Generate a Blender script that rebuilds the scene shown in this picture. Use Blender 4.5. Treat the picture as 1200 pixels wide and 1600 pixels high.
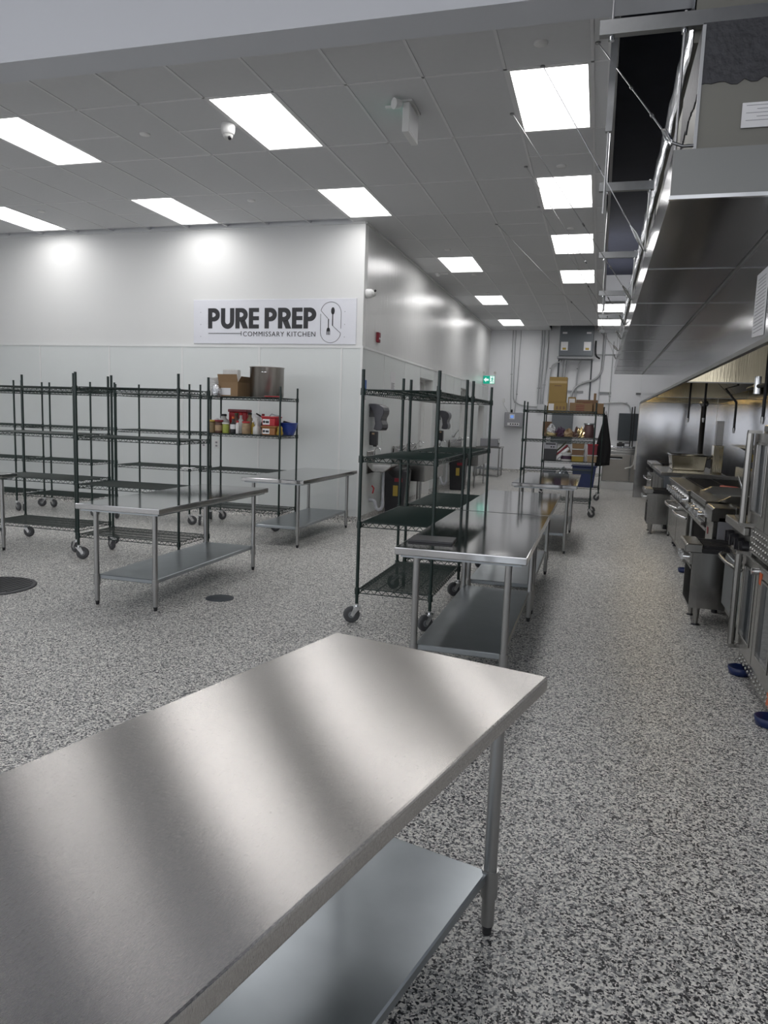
import bpy, bmesh, math, random
from mathutils import Vector, Matrix
R = math.radians
PI = math.pi
random.seed(7)
for o in list(bpy.data.objects):
    bpy.data.objects.remove(o)
scene = bpy.context.scene
col = scene.collection

# ------------------------------------------------------------------ camera
cam_d = bpy.data.cameras.new('camera'); cam = bpy.data.objects.new('camera', cam_d); col.objects.link(cam)
FPX, PITCH, YAW, ROLL, CAM_H = 1149.45, 0.129639, -0.277338, 0.034318, 1.6
cam_d.sensor_fit = 'VERTICAL'; cam_d.sensor_height = 36.0; cam_d.lens = FPX / 1600 * 36.0
cam_d.clip_start = 0.02; cam_d.clip_end = 200
fw = Vector((math.sin(YAW) * math.cos(PITCH), math.cos(YAW) * math.cos(PITCH), -math.sin(PITCH)))
rt = Vector((math.cos(YAW), -math.sin(YAW), 0)); up = rt.cross(fw)
rr = rt * math.cos(ROLL) + up * math.sin(ROLL); uu = -rt * math.sin(ROLL) + up * math.cos(ROLL)
m3 = Matrix((rr, uu, -fw)).transposed()
cam.matrix_world = Matrix.Translation((0, 0, CAM_H)) @ m3.to_4x4()
scene.camera = cam

# ------------------------------------------------------------------ world, light level
world = bpy.data.worlds.new('sky'); scene.world = world; world.use_nodes = True
bg = world.node_tree.nodes['Background']
bg.inputs['Color'].default_value = (0.93, 0.95, 1.0, 1); bg.inputs['Strength'].default_value = 1.8
PANEL_STRENGTH = 8.2
ADDED_HOOD_LAMP = 20.0
vs = scene.view_settings
vs.view_transform = 'Standard'; vs.look = 'None'; vs.gamma = 1.0; vs.use_curve_mapping = False
vs.exposure = 0.0

# ------------------------------------------------------------------ materials
MATS = {}
def nodes_of(name):
    m = bpy.data.materials.new(name); m.use_nodes = True
    nt = m.node_tree
    return m, nt, nt.nodes['Principled BSDF']
def setc(sock, c):
    sock.default_value = (c[0], c[1], c[2], 1)
def mat(name, c, rough=0.5, metal=0.0, var=0.06, scale=14.0, bump=0.0, bscale=60.0, stretch=None, spec=0.5, emit=None, es=0.0, aniso=0.0, trans=0.0, coat=0.0):
    m, nt, b = nodes_of(name)
    tc = nt.nodes.new('ShaderNodeTexCoord'); mp = nt.nodes.new('ShaderNodeMapping')
    nt.links.new(tc.outputs['Object'], mp.inputs['Vector'])
    if stretch: mp.inputs['Scale'].default_value = stretch
    nz = nt.nodes.new('ShaderNodeTexNoise'); nz.inputs['Scale'].default_value = scale; nz.inputs['Detail'].default_value = 3
    nt.links.new(mp.outputs['Vector'], nz.inputs['Vector'])
    mx = nt.nodes.new('ShaderNodeMix'); mx.data_type = 'RGBA'
    lo = [max(0, x * (1 - var)) for x in c]; hi = [min(1, x * (1 + var)) for x in c]
    mx.inputs['A'].default_value = (*lo, 1); mx.inputs['B'].default_value = (*hi, 1)
    nt.links.new(nz.outputs['Fac'], mx.inputs['Factor'])
    nt.links.new(mx.outputs['Result'], b.inputs['Base Color'])
    b.inputs['Roughness'].default_value = rough; b.inputs['Metallic'].default_value = metal
    b.inputs['Specular IOR Level'].default_value = spec
    if aniso: b.inputs['Anisotropic'].default_value = aniso
    if trans: b.inputs['Transmission Weight'].default_value = trans
    if coat: b.inputs['Coat Weight'].default_value = coat
    if emit:
        setc(b.inputs['Emission Color'], emit); b.inputs['Emission Strength'].default_value = es
    if bump:
        n2 = nt.nodes.new('ShaderNodeTexNoise'); n2.inputs['Scale'].default_value = bscale
        nt.links.new(mp.outputs['Vector'], n2.inputs['Vector'])
        bp = nt.nodes.new('ShaderNodeBump'); bp.inputs['Strength'].default_value = bump; bp.inputs['Distance'].default_value = 0.01
        nt.links.new(n2.outputs['Fac'], bp.inputs['Height']); nt.links.new(bp.outputs['Normal'], b.inputs['Normal'])
    MATS[name] = m
    return m
def floor_material():
    m, nt, b = nodes_of('flake_epoxy')
    tc = nt.nodes.new('ShaderNodeTexCoord')
    def vor(scale):
        v = nt.nodes.new('ShaderNodeTexVoronoi'); v.inputs['Scale'].default_value = scale
        nt.links.new(tc.outputs['Object'], v.inputs['Vector']); return v
    def ramp(stops):
        r = nt.nodes.new('ShaderNodeValToRGB'); r.color_ramp.interpolation = 'CONSTANT'
        e = r.color_ramp.elements
        e[0].position = stops[0][0]; e[0].color = (*stops[0][1], 1)
        e[1].position = stops[1][0]; e[1].color = (*stops[1][1], 1)
        for p, c in stops[2:]:
            k = e.new(p); k.color = (*c, 1)
        return r
    stops = [(0, (.016, .016, .02)), (.23, (.14, .14, .145)), (.36, (.44, .44, .43)), (.58, (.76, .745, .70)), (.82, (.92, .90, .85))]
    outs = []
    for sc in (105, 165):
        v = vor(sc); s = nt.nodes.new('ShaderNodeSeparateColor'); nt.links.new(v.outputs['Color'], s.inputs['Color'])
        r = ramp(stops); nt.links.new(s.outputs['Red'], r.inputs['Fac']); outs.append(r)
    nz = nt.nodes.new('ShaderNodeTexNoise'); nz.inputs['Scale'].default_value = 55
    nt.links.new(tc.outputs['Object'], nz.inputs['Vector'])
    cr = nt.nodes.new('ShaderNodeValToRGB'); cr.color_ramp.elements[0].position = .47; cr.color_ramp.elements[1].position = .53
    nt.links.new(nz.outputs['Fac'], cr.inputs['Fac'])
    mx = nt.nodes.new('ShaderNodeMix'); mx.data_type = 'RGBA'
    nt.links.new(cr.outputs['Color'], mx.inputs['Factor'])
    nt.links.new(outs[0].outputs['Color'], mx.inputs['A']); nt.links.new(outs[1].outputs['Color'], mx.inputs['B'])
    nt.links.new(mx.outputs['Result'], b.inputs['Base Color'])
    b.inputs['Roughness'].default_value = 0.42; b.inputs['Specular IOR Level'].default_value = 0.45
    bp = nt.nodes.new('ShaderNodeBump'); bp.inputs['Strength'].default_value = 0.25; bp.inputs['Distance'].default_value = 0.004
    nt.links.new(nz.outputs['Fac'], bp.inputs['Height']); nt.links.new(bp.outputs['Normal'], b.inputs['Normal'])
    MATS['floor'] = m
floor_material()
def brushed(name, c, rough, aniso, stretch, bump=0.05):
    """brushed sheet steel; grain runs along U of the mesh's UV map"""
    m, nt, b = nodes_of(name)
    uv = nt.nodes.new('ShaderNodeUVMap'); uv.uv_map = 'UVMap'
    mp = nt.nodes.new('ShaderNodeMapping'); mp.inputs['Scale'].default_value = stretch
    nt.links.new(uv.outputs['UV'], mp.inputs['Vector'])
    nz = nt.nodes.new('ShaderNodeTexNoise'); nz.inputs['Scale'].default_value = 60; nz.inputs['Detail'].default_value = 4
    nt.links.new(mp.outputs['Vector'], nz.inputs['Vector'])
    rr_ = nt.nodes.new('ShaderNodeMapRange'); rr_.inputs['To Min'].default_value = rough * .88; rr_.inputs['To Max'].default_value = rough * 1.12
    nt.links.new(nz.outputs['Fac'], rr_.inputs['Value']); nt.links.new(rr_.outputs['Result'], b.inputs['Roughness'])
    tg = nt.nodes.new('ShaderNodeTangent'); tg.direction_type = 'UV_MAP'; tg.uv_map = 'UVMap'
    nt.links.new(tg.outputs['Tangent'], b.inputs['Tangent'])
    setc(b.inputs['Base Color'], c); b.inputs['Metallic'].default_value = 1; b.inputs['Anisotropic'].default_value = aniso
    bp = nt.nodes.new('ShaderNodeBump'); bp.inputs['Strength'].default_value = bump; bp.inputs['Distance'].default_value = 0.001
    nt.links.new(nz.outputs['Fac'], bp.inputs['Height']); nt.links.new(bp.outputs['Normal'], b.inputs['Normal'])
    MATS[name] = m
brushed('table_top', (.66, .635, .605), .27, .98, (60, 1.5, 1))
brushed('table_top_smooth', (.50, .50, .50), .065, .3, (60, 1.5, 1), .02)
mat('galv', (.36, .39, .41), .30, 1, .10, 9)
mat('leg_steel', (.38, .38, .375), .28, 1, .05, 20)
mat('foot_dark', (.05, .05, .055), .4, .6)
mat('green', (.006, .020, .016), .34, 0, .15, 30, spec=.5)
mat('chrome', (.72, .73, .74), .14, 1, .03)
mat('tyre', (.07, .072, .076), .55, 0, .12, 40)
mat('hub_grey', (.20, .21, .22), .45, 0, .1)
mat('wall_paint', (.74, .745, .735), .52, 0, .02, 1.2, .12, 2.2, (1, 1, .35))
mat('wall_gloss', (.72, .725, .715), .27, 0, .02, 1.2, .45, 6.0, (1, 2.2, .16))
mat('wall_far', (.80, .81, .83), .42, 0, .03, 1.5, .10, 5)
mat('frp', (.70, .73, .72), .30, 0, .03, 2, .25, 90)
mat('trim_white', (.76, .77, .76), .35, 0, .03)
mat('tile', (.62, .625, .635), .8, 0, .03, 20, .15, 300)
mat('tbar', (.70, .70, .71), .5, 0, .03)
mat('bulkhead', (.56, .575, .61), .5, 0, .02, 2)
mat('diffuser', (.9, .9, .9), .5, 0, .01, 3, emit=(1, .985, .985), es=PANEL_STRENGTH)
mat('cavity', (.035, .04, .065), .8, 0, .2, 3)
mat('steel', (.34, .335, .32), .22, 1, .22, 1.6, .03, 3, (7, 7, .5))
mat('steel_dark', (.24, .235, .225), .30, 1, .08, 5, .04, 8, (1, 1, 10))
mat('steel_mirror', (.50, .505, .52), .13, 1, .05, 3, .06, 2.0)
mat('hood_in', (.60, .54, .40), .13, 1, .08, 4, .06, 14, (6, 6, .35))
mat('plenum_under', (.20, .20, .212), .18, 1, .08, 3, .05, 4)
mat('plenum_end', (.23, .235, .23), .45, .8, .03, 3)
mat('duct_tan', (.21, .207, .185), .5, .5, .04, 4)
mat('foil', (.80, .82, .86), .22, 1, .05, 6, .9, 6, (6, 1, 6))
mat('mastic', (.035, .036, .042), .55, 0, .3, 12, .8, 30)
mat('strut', (.27, .275, .28), .36, 1, .1, 20)
mat('cable', (.55, .55, .56), .35, 1, .05)
mat('black', (.012, .012, .013), .45, 0, .2)
mat('iron', (.022, .022, .024), .55, .3, .3, 40, .3, 90)
mat('black_plastic', (.018, .018, .021), .32, 0, .1)
mat('charcoal_plastic', (.045, .045, .055), .28, 0, .1)
mat('blue', (.008, .02, .09), .35, 0, .1)
mat('blue_bowl', (.015, .05, .30), .35, 0, .05)
mat('red', (.42, .012, .02), .4, 0, .08)
mat('dark_red', (.20, .008, .02), .4, 0, .08)
mat('orange', (.55, .10, .02), .4, 0, .08)
mat('yellow', (.38, .27, .04), .5, 0, .1)
mat('card', (.26, .165, .085), .75, 0, .07, 8)
mat('card_gold', (.30, .20, .065), .7, 0, .06, 8)
mat('card_brown', (.20, .12, .07), .75, 0, .08, 8)
mat('card_tape', (.45, .33, .16), .45, 0, .04)
mat('paper', (.75, .75, .76), .6, 0, .03)
mat('ink', (.02, .02, .024), .5, 0, .1)
mat('ink_grey', (.25, .25, .27), .6, 0, .1)
mat('sign_white', (.74, .75, .80), .35, 0, .02)
mat('poster_blue', (.06, .16, .45), .45, 0, .3, 60)
mat('white_plastic', (.72, .72, .71), .35, 0, .03)
mat('cloudy', (.55, .55, .53), .3, 0, .12, 30)
mat('spice', (.20, .15, .08), .45, 0, .4, 50)
mat('sauce', (.10, .05, .035), .35, 0, .6, 25)
mat('tan_food', (.34, .24, .14), .45, 0, .45, 25)
mat('lime', (.35, .40, .08), .4, 0, .3, 40)
mat('pot_steel', (.36, .34, .32), .30, 1, .12, 3, .03, 5, (8, 8, .3))
mat('silver_bag', (.62, .63, .65), .25, .9, .2, 30, .9, 40)
mat('brown_tub', (.30, .12, .03), .4, 0, .08)
mat('panel_grey', (.15, .165, .18), .45, .2, .04)
mat('panel_dark', (.06, .07, .08), .45, .2, .06)
mat('control_box', (.33, .33, .35), .4, .5, .04)
mat('conduit', (.50, .51, .52), .38, .6, .05)
mat('screen', (.02, .04, .12), .2, 0, .1, emit=(.25, .45, 1), es=.6)
mat('exit_green', (.0, .30, .20), .4, 0, .03, emit=(.0, .42, .28), es=.55)
mat('exit_white', (.8, .9, .88), .4, 0, .02, emit=(.8, 1, .95), es=.7)
mat('pvc', (.42, .43, .46), .4, 0, .05)
mat('glass_dark', (.035, .045, .055), .06, 0, .15, 6, spec=.8)
mat('laptop', (.075, .075, .08), .38, .4, .04)
mat('added_bulb', (1, .9, .7), .4, 0, .02, emit=(1, .82, .52), es=ADDED_HOOD_LAMP)
mat('fridge', (.34, .32, .29), .3, 1, .1, 3, .03, 6)
mat('cloth_black', (.006, .006, .007), .85, 0, .3, 30)
mat('door_white', (.66, .665, .66), .4, 0, .02)
mat('copper_gold', (.75, .62, .35), .25, 1, .05)
mat('purple', (.07, .035, .07), .5, 0, .4, 40)
mat('plum', (.16, .09, .09), .4, .3, .1)
mat('moss', (.05, .065, .03), .6, 0, .3, 20)
mat('hub_black', (.03, .03, .03), .4)

# ------------------------------------------------------------------ mesh builder
class MB:
    def __init__(s): s.v = []; s.f = []; s.sm = []
    def add(s, vs_, fs, smooth=False):
        n = len(s.v); s.v += [tuple(v) for v in vs_]
        for f in fs: s.f.append(tuple(n + i for i in f)); s.sm.append(smooth)
        return s
    def box(s, x0, x1, y0, y1, z0, z1):
        vs_ = [(x0, y0, z0), (x1, y0, z0), (x1, y1, z0), (x0, y1, z0), (x0, y0, z1), (x1, y0, z1), (x1, y1, z1), (x0, y1, z1)]
        return s.add(vs_, [(0, 3, 2, 1), (4, 5, 6, 7), (0, 1, 5, 4), (1, 2, 6, 5), (2, 3, 7, 6), (3, 0, 4, 7)])
    def cyl(s, a, b, r, r2=None, n=12, caps=True):
        a = Vector(a); b = Vector(b); r2 = r if r2 is None else r2
        d = (b - a).normalized(); t = Vector((0, 0, 1)) if abs(d.z) < .9 else Vector((1, 0, 0))
        u = d.cross(t).normalized(); w = d.cross(u)
        vs_ = []
        for p, q in ((a, r), (b, r2)):
            for k in range(n):
                an = 2 * PI * k / n; vs_.append(p + (u * math.cos(an) + w * math.sin(an)) * q)
        s.add(vs_, [(k, k + n, (k + 1) % n + n, (k + 1) % n) for k in range(n)], n > 5)
        if caps:
            s.add(vs_[:n], [tuple(range(n))]); s.add(vs_[n:], [tuple(reversed(range(n)))])
        return s
    def tube(s, pts, r, n=8):
        pts = [Vector(p) for p in pts]; rings = []
        prev = None
        for i, p in enumerate(pts):
            d = (pts[min(i + 1, len(pts) - 1)] - pts[max(i - 1, 0)]).normalized()
            if prev is None:
                t = Vector((0, 0, 1)) if abs(d.z) < .9 else Vector((1, 0, 0)); u = d.cross(t).normalized()
            else:
                u = (prev - d * prev.dot(d)).normalized()
            prev = u; w = d.cross(u)
            rings.append([p + (u * math.cos(2 * PI * k / n) + w * math.sin(2 * PI * k / n)) * r for k in range(n)])
        vs_ = [v for rg in rings for v in rg]
        fs = [(i * n + k, i * n + (k + 1) % n, (i + 1) * n + (k + 1) % n, (i + 1) * n + k) for i in range(len(rings) - 1) for k in range(n)]
        s.add(vs_, fs, True)
        s.add(rings[0], [tuple(reversed(range(n)))]); s.add(rings[-1], [tuple(range(n))])
        return s
    def lathe(s, prof, c=(0, 0, 0), n=20, axis='z'):
        vs_ = []
        for r, z in prof:
            for k in range(n):
                a = 2 * PI * k / n; x, y = r * math.cos(a), r * math.sin(a)
                p = (x, y, z) if axis == 'z' else ((x, z, y) if axis == 'y' else (z, x, y))
                vs_.append((p[0] + c[0], p[1] + c[1], p[2] + c[2]))
        fs = [(i * n + k, i * n + (k + 1) % n, (i + 1) * n + (k + 1) % n, (i + 1) * n + k) for i in range(len(prof) - 1) for k in range(n)]
        s.add(vs_, fs, True)
        if prof[0][0] > 1e-5: s.add(vs_[:n], [tuple(reversed(range(n)))])
        if prof[-1][0] > 1e-5: s.add(vs_[-n:], [tuple(range(n))])
        return s
    def prism(s, poly, a0, a1, axis='y'):
        """poly = 2D outline; axis y: (x,z) extruded in y; axis x: (y,z); axis z: (x,y)"""
        def P(p, t): return {'y': (p[0], t, p[1]), 'x': (t, p[0], p[1]), 'z': (p[0], p[1], t)}[axis]
        n = len(poly); vs_ = [P(p, a0) for p in poly] + [P(p, a1) for p in poly]
        s.add(vs_, [tuple(range(n)), tuple(reversed(range(n, 2 * n)))] + [(k, n + k, n + (k + 1) % n, (k + 1) % n) for k in range(n)])
        return s
    def build(s, name, material, parent=None, loc=(0, 0, 0), rot=(0, 0, 0), bevel=0.0, uv=None, seg=1):
        me = bpy.data.meshes.new(name)
        me.from_pydata(s.v, [], s.f); me.polygons.foreach_set('use_smooth', s.sm); me.update()
        bm = bmesh.new(); bm.from_mesh(me)
        bmesh.ops.remove_doubles(bm, verts=bm.verts, dist=1e-6) if bevel else None
        bmesh.ops.recalc_face_normals(bm, faces=bm.faces)
        if bevel:
            es = [e for e in bm.edges if len(e.link_faces) == 2 and e.calc_face_angle(0) > .6]
            bmesh.ops.bevel(bm, geom=es, offset=bevel, segments=seg, affect='EDGES', profile=.6, clamp_overlap=True)
        if uv:
            lay = bm.loops.layers.uv.new('UVMap')
            for f in bm.faces:
                for lp in f.loops:
                    c = lp.vert.co
                    lp[lay].uv = (c[uv[0]], c[uv[1]]) if abs(f.normal.z) > .5 else (c[uv[0]] + c[uv[1]], c[2])
        bm.to_mesh(me); bm.free()
        me.materials.append(MATS[material] if isinstance(material, str) else material)
        o = bpy.data.objects.new(name, me); col.objects.link(o)
        o.parent = parent; o.location = loc; o.rotation_euler = rot
        return o
def B(*a): return MB().box(*a)
def tag(o, label=None, cat=None, group=None, kind=None):
    if label: o['label'] = label
    if cat: o['category'] = cat
    if group: o['group'] = group
    if kind: o['kind'] = kind
    return o
def thing(name, label, cat, loc=(0, 0, 0), rz=0.0, group=None, kind=None):
    o = bpy.data.objects.new(name, None); col.objects.link(o)
    o.empty_display_size = .1; o.location = loc; o.rotation_euler = (0, 0, rz)
    return tag(o, label, cat, group, kind)
def struct(name, mb, m, parent=None, **k):
    o = mb.build(name, m, parent, **k)
    if parent is None: o['kind'] = 'structure'
    return o
def copy_tree(o, parent=None):
    c = o.copy(); col.objects.link(c); c.parent = parent
    for ch in list(o.children): copy_tree(ch, c)
    return c
def dup_mesh(o, parent, loc, rz=0.0, scale=None):
    c = o.copy(); col.objects.link(c); c.parent = parent; c.location = loc; c.rotation_euler = (0, 0, rz)
    if scale: c.scale = scale
    return c

# ------------------------------------------------------------------ setting
XW, YB, YF, XR = -3.35, 10.32, 23.1, 2.42
ZC = 4.32
struct('floor', B(-12.2, 3.9, -5.2, 23.4, -.1, 0), 'floor')

# ceiling: every panel a slab resting in a grid of T-bars
ceil = thing('ceiling', None, None, kind='structure')
TX, TY = .66, 1.32
X0, Y0 = -.89, 6.15            # a grid crossing
tile_proto = B(-TX / 2 + .013, TX / 2 - .013, -TY / 2 + .013, TY / 2 - .013, 0, .016)
LIGHTS = []                    # (col, row)
def colx(i): return X0 + TX * i          # left edge of column i (0 = the column nearest the hood)
def rowy(j): return Y0 + TY * j
for j in (0, 2, 4, 6): LIGHTS.append((0, j))
for j in (0, 2): LIGHTS += [(-4, j), (-8, j), (-12, j)]
for j in (5, 8, 11): LIGHTS.append((-3, j))
for j in (9, 11): LIGHTS.append((1, j))
proto = None
def put_tile(cx, cy, sx=1.0, sy=1.0):
    global proto
    if proto is None:
        proto = tile_proto.build('tile', 'tile', ceil, (cx, cy, ZC)); proto.scale = (sx, sy, 1)
    else:
        dup_mesh(proto, ceil, (cx, cy, ZC), 0, (sx, sy, 1))
for i in range(-14, 3):
    for j in range(-1, 13):
        x0, x1 = colx(i), colx(i) + TX; y0, y1 = rowy(j), min(rowy(j) + TY, YF)
        if y1 - y0 < .2 or (i, j) in LIGHTS: continue
        if i >= 1 and j < 9: continue                 # open slot above the hood
        if i >= 2 and j < 9: continue
        if y0 >= YB - .3 and x1 < XW + .1: continue   # solid room block behind the sign wall
        if i in (-1, 0) and j == 12: continue         # notch round the electrical cabinet
        put_tile((x0 + x1) / 2, (y0 + y1) / 2, 1, (y1 - y0 - .026) / (TY - .026))
for j in range(-1, 9):                                # the narrow cut strip along the slot
    put_tile(-.165, rowy(j) + TY / 2, .13 / .66, 1)
def tbar(name, mb): return mb.build(name, 'tbar', ceil)
for i in range(-14, 4):
    x = colx(i); ya = 4.9 if i < 2 else 18.0
    yb = YF if x > XW - .1 else YB
    if i >= 2: tbar('main_runner', B(x - .012, x + .012, 18.0, YF, ZC - .004, ZC + .03))
    else: tbar('main_runner', B(x - .012, x + .012, ya, (21.95 if i in (0, 1) else yb), ZC - .004, ZC + .03))
tbar('edge_angle', B(-.115, -.09, 4.9, 18.03, ZC - .03, ZC + .05))
for j in range(-1, 14):
    y = rowy(j)
    if y > YF - .05: continue
    xa = -10.2 if y < YB else XW
    xb = -.1 if j < 9 else 1.08
    if j == 12: tbar('cross_tee', B(xa, -1.55, y - .012, y + .012, ZC - .004, ZC + .03)); continue
    tbar('cross_tee', B(xa, xb, y - .012, y + .012, ZC - .004, ZC + .03))
for (i, j) in ((-7, 2), (-7, 0), (-5, 0), (-5, 2), (-2, 4), (-2, 5), (-1, 3), (0, 1), (-9, 2)):   # short tees that halve a bay
    tbar('cross_tee', B(colx(i) + .012, colx(i) + TX - .012, rowy(j) + TY / 2 - .012, rowy(j) + TY / 2 + .012, ZC - .004, ZC + .03))
struct('trim_1', B(-10.2, XW, YB - .02, YB, ZC - .03, ZC + .01), 'trim_white')
struct('trim_2', B(XW, XW + .02, YB, YF, ZC - .03, ZC + .01), 'trim_white')
# roof deck and dark cavity over the slot
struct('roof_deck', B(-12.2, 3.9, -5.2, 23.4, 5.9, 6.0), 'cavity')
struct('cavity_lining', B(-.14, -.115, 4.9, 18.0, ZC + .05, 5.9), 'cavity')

# bulkhead that crosses the room above the camera's zone
struct('bulkhead', B(-12, 2.6, 4.61, 4.89, 4.0, 5.9), 'bulkhead')

# walls
struct('wall_back', B(-12, XW, YB, YB + .15, 0, 4.6), 'wall_paint')
wl = thing('wall_side', None, None, kind='structure')
DOORS = [(13.95, 15.13, 2.36), (18.35, 19.55, 2.36), (21.25, 22.4, 2.0)]
ys = YB + .15
for (a, b_, h) in DOORS:
    B(XW - .3, XW, ys, a, 0, 2.6).build('wall_section', 'wall_paint', wl)
    B(XW - .3, XW, a, b_, h, 2.6).build('wall_section', 'wall_paint', wl)
    ys = b_
B(XW - .3, XW, ys, YF, 0, 2.6).build('wall_section', 'wall_paint', wl)
B(XW - .3, XW, YB + .15, YF, 2.6, 4.6).build('upper_wall', 'wall_gloss', wl)
struct('wall_far', B(-3.7, 3.0, YF, YF + .2, 0, 5.9), 'wall_far')
struct('wall_right', B(XR, XR + .2, 3.9, YF, 0, 5.9), 'wall_far')
struct('wall_return', B(XR + .2, 3.9, 3.9, 4.1, 0, 5.9), 'wall_far')
struct('wall_right_2', B(3.7, 3.9, -5, 3.9, 0, 5.9), 'wall_far')
wlf = thing('wall_left', None, None, kind='structure')     # side windows light the zone behind the bulkhead
B(-12.2, -12, 4.6, 10.5, 0, 5.9).build('wall_section', 'wall_paint', wlf)
B(-12.2, -12, -5, 4.6, 0, .5).build('sill_wall', 'wall_paint', wlf); B(-12.2, -12, -5, 4.6, 5.2, 5.9).build('header', 'wall_paint', wlf)
for y in (-5, -1.8, 1.4): B(-12.2, -12, y, y + .3, .5, 5.2).build('pier', 'wall_paint', wlf)
# storefront wall behind the camera: piers and header around big panes of daylight
wf = thing('wall_front', None, None, kind='structure')
B(-12, 3.9, -5.2, -5, 0, .5).build('sill_wall', 'wall_paint', wf)
B(-12, 3.9, -5.2, -5, 5.2, 5.9).build('header', 'wall_paint', wf)
for x in (-12, -9.2, -6.3, -3.4, -.5, 1.9, 3.5):
    B(x, x + .35, -5.2, -5, .5, 5.2).build('pier', 'wall_paint', wf)

# FRP sheets with battens under the chair-height seam
FR = [-11.57, -10.25, -8.93, -7.60, -6.28, -4.97, -3.66, XW]
wb = bpy.data.objects['wall_back']
for a, b_ in zip(FR[:-1], FR[1:]):
    B(a + .01, b_ - .01 if b_ < XW else b_, YB - .008, YB, .1, 2.56).build('wall_panel', 'frp', wb)
for x in FR[1:-1]:
    B(x - .014, x + .014, YB - .014, YB, .1, 2.56).build('batten', 'trim_white', wb)
struct('trim_3', B(-12, XW + .012, YB - .016, YB, 2.56, 2.59), 'trim_white')
struct('trim_4', B(XW - .02, XW + .014, YB - .014, YB + .02, .1, 2.56), 'trim_white')
struct('trim_5', B(XW, XW + .016, YB, YF, 2.56, 2.59), 'trim_white')
ysm = [YB, 11.46, 12.78, 13.95, 15.13, 16.4, 17.4, 18.35, 19.55, 20.6, 21.25, 22.4, YF]
for a, b_ in zip(ysm[:-1], ysm[1:]):
    zz = .1
    for (d0, d1, h) in DOORS:
        if abs(a - d0) < .01: zz = h
    B(XW, XW + .008, a + .008, b_ - .008, zz, 2.56).build('wall_panel', 'frp', wl)
for y in (11.46, 12.78, 16.4, 17.4, 20.6):
    B(XW, XW + .013, y - .013, y + .013, .1, 2.56).build('batten', 'trim_white', wl)
struct('baseboard_back', MB().prism([(YB, 0), (YB - .045, 0), (YB - .02, .03), (YB - .010, .1), (YB, .1)], -12, XW + .01, 'x'), 'floor')
struct('baseboard_side', MB().prism([(XW, 0), (XW + .045, 0), (XW + .02, .03), (XW + .010, .1), (XW, .1)], YB - .01, 13.95, 'y'), 'floor')
struct('baseboard_side_2', MB().prism([(XW, 0), (XW + .045, 0), (XW + .02, .03), (XW + .010, .1), (XW, .1)], 15.13, 18.35, 'y'), 'floor')
struct('baseboard_far', MB().prism([(YF, 0), (YF - .045, 0), (YF - .02, .03), (YF - .010, .1), (YF, .1)], XW, XR, 'x'), 'floor')
for n, (a, b_, h) in enumerate(DOORS):
    d = thing('door_%d' % (n + 1), None, None, kind='structure')
    B(XW - .26, XW - .21, a + .05, b_ - .05, 0, h - .05).build('door_leaf', 'door_white', d, bevel=.004)
    for yy in (a, b_ - .05): B(XW - .28, XW - .16, yy, yy + .05, 0, h).build('jamb', 'trim_white', d)
    B(XW - .28, XW - .16, a + .05, b_ - .05, h - .05, h).build('jamb', 'trim_white', d)
    MB().cyl((XW - .21, b_ - .14, 1.0), (XW - .15, b_ - .14, 1.0), .012).cyl((XW - .155, b_ - .14, 1.0), (XW - .155, b_ - .26, 1.0), .011).build('door_handle', 'chrome', d)
    if n < 2: B(XW - .209, XW - .2, a + .3, a + .52, 1.45, 1.6).build('door_plaque', 'ink_grey', d)
    else: B(XW - .209, XW - .2, a + .16, a + .75, 1.15, 1.85).build('door_glass', 'glass_dark', d)
# steel sheets on the cooking-line wall
for k, y in enumerate((4.0, 6.3, 8.6, 10.9, 13.2, 15.0)):
    y1 = (6.3, 8.6, 10.9, 13.2, 15.0, 17.2)[k]
    B(XR - .006, XR, y + .004, y1 - .004, .1, 2.68).build('steel_sheet', 'steel_mirror', bpy.data.objects['wall_right'])

# floor fittings
fd = thing('floor_grate', 'round black rubber mat covering a floor drain near left frame edge', 'mat', (-5.02, 5.12, 0))
MB().lathe([(.37, 0), (.37, .006), (.35, .012), (0, .012)], n=40).build('disc', 'tyre', fd)
g_ = MB()
for k in range(-6, 7):
    w_ = math.sqrt(max(0, .33 ** 2 - (k * .05) ** 2)); g_.box(k * .05 - .008, k * .05 + .008, -w_, w_, .012, .016)
g_.build('ribs', 'black_plastic', fd)
tag(MB().lathe([(.12, 0), (.12, .005), (.11, .007), (0, .007)], n=28).build('drain_cover', 'panel_dark', None, (-3.02, 5.55, 0)), 'small dark drain cover flush with floor beside worktable', 'drain')

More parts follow.
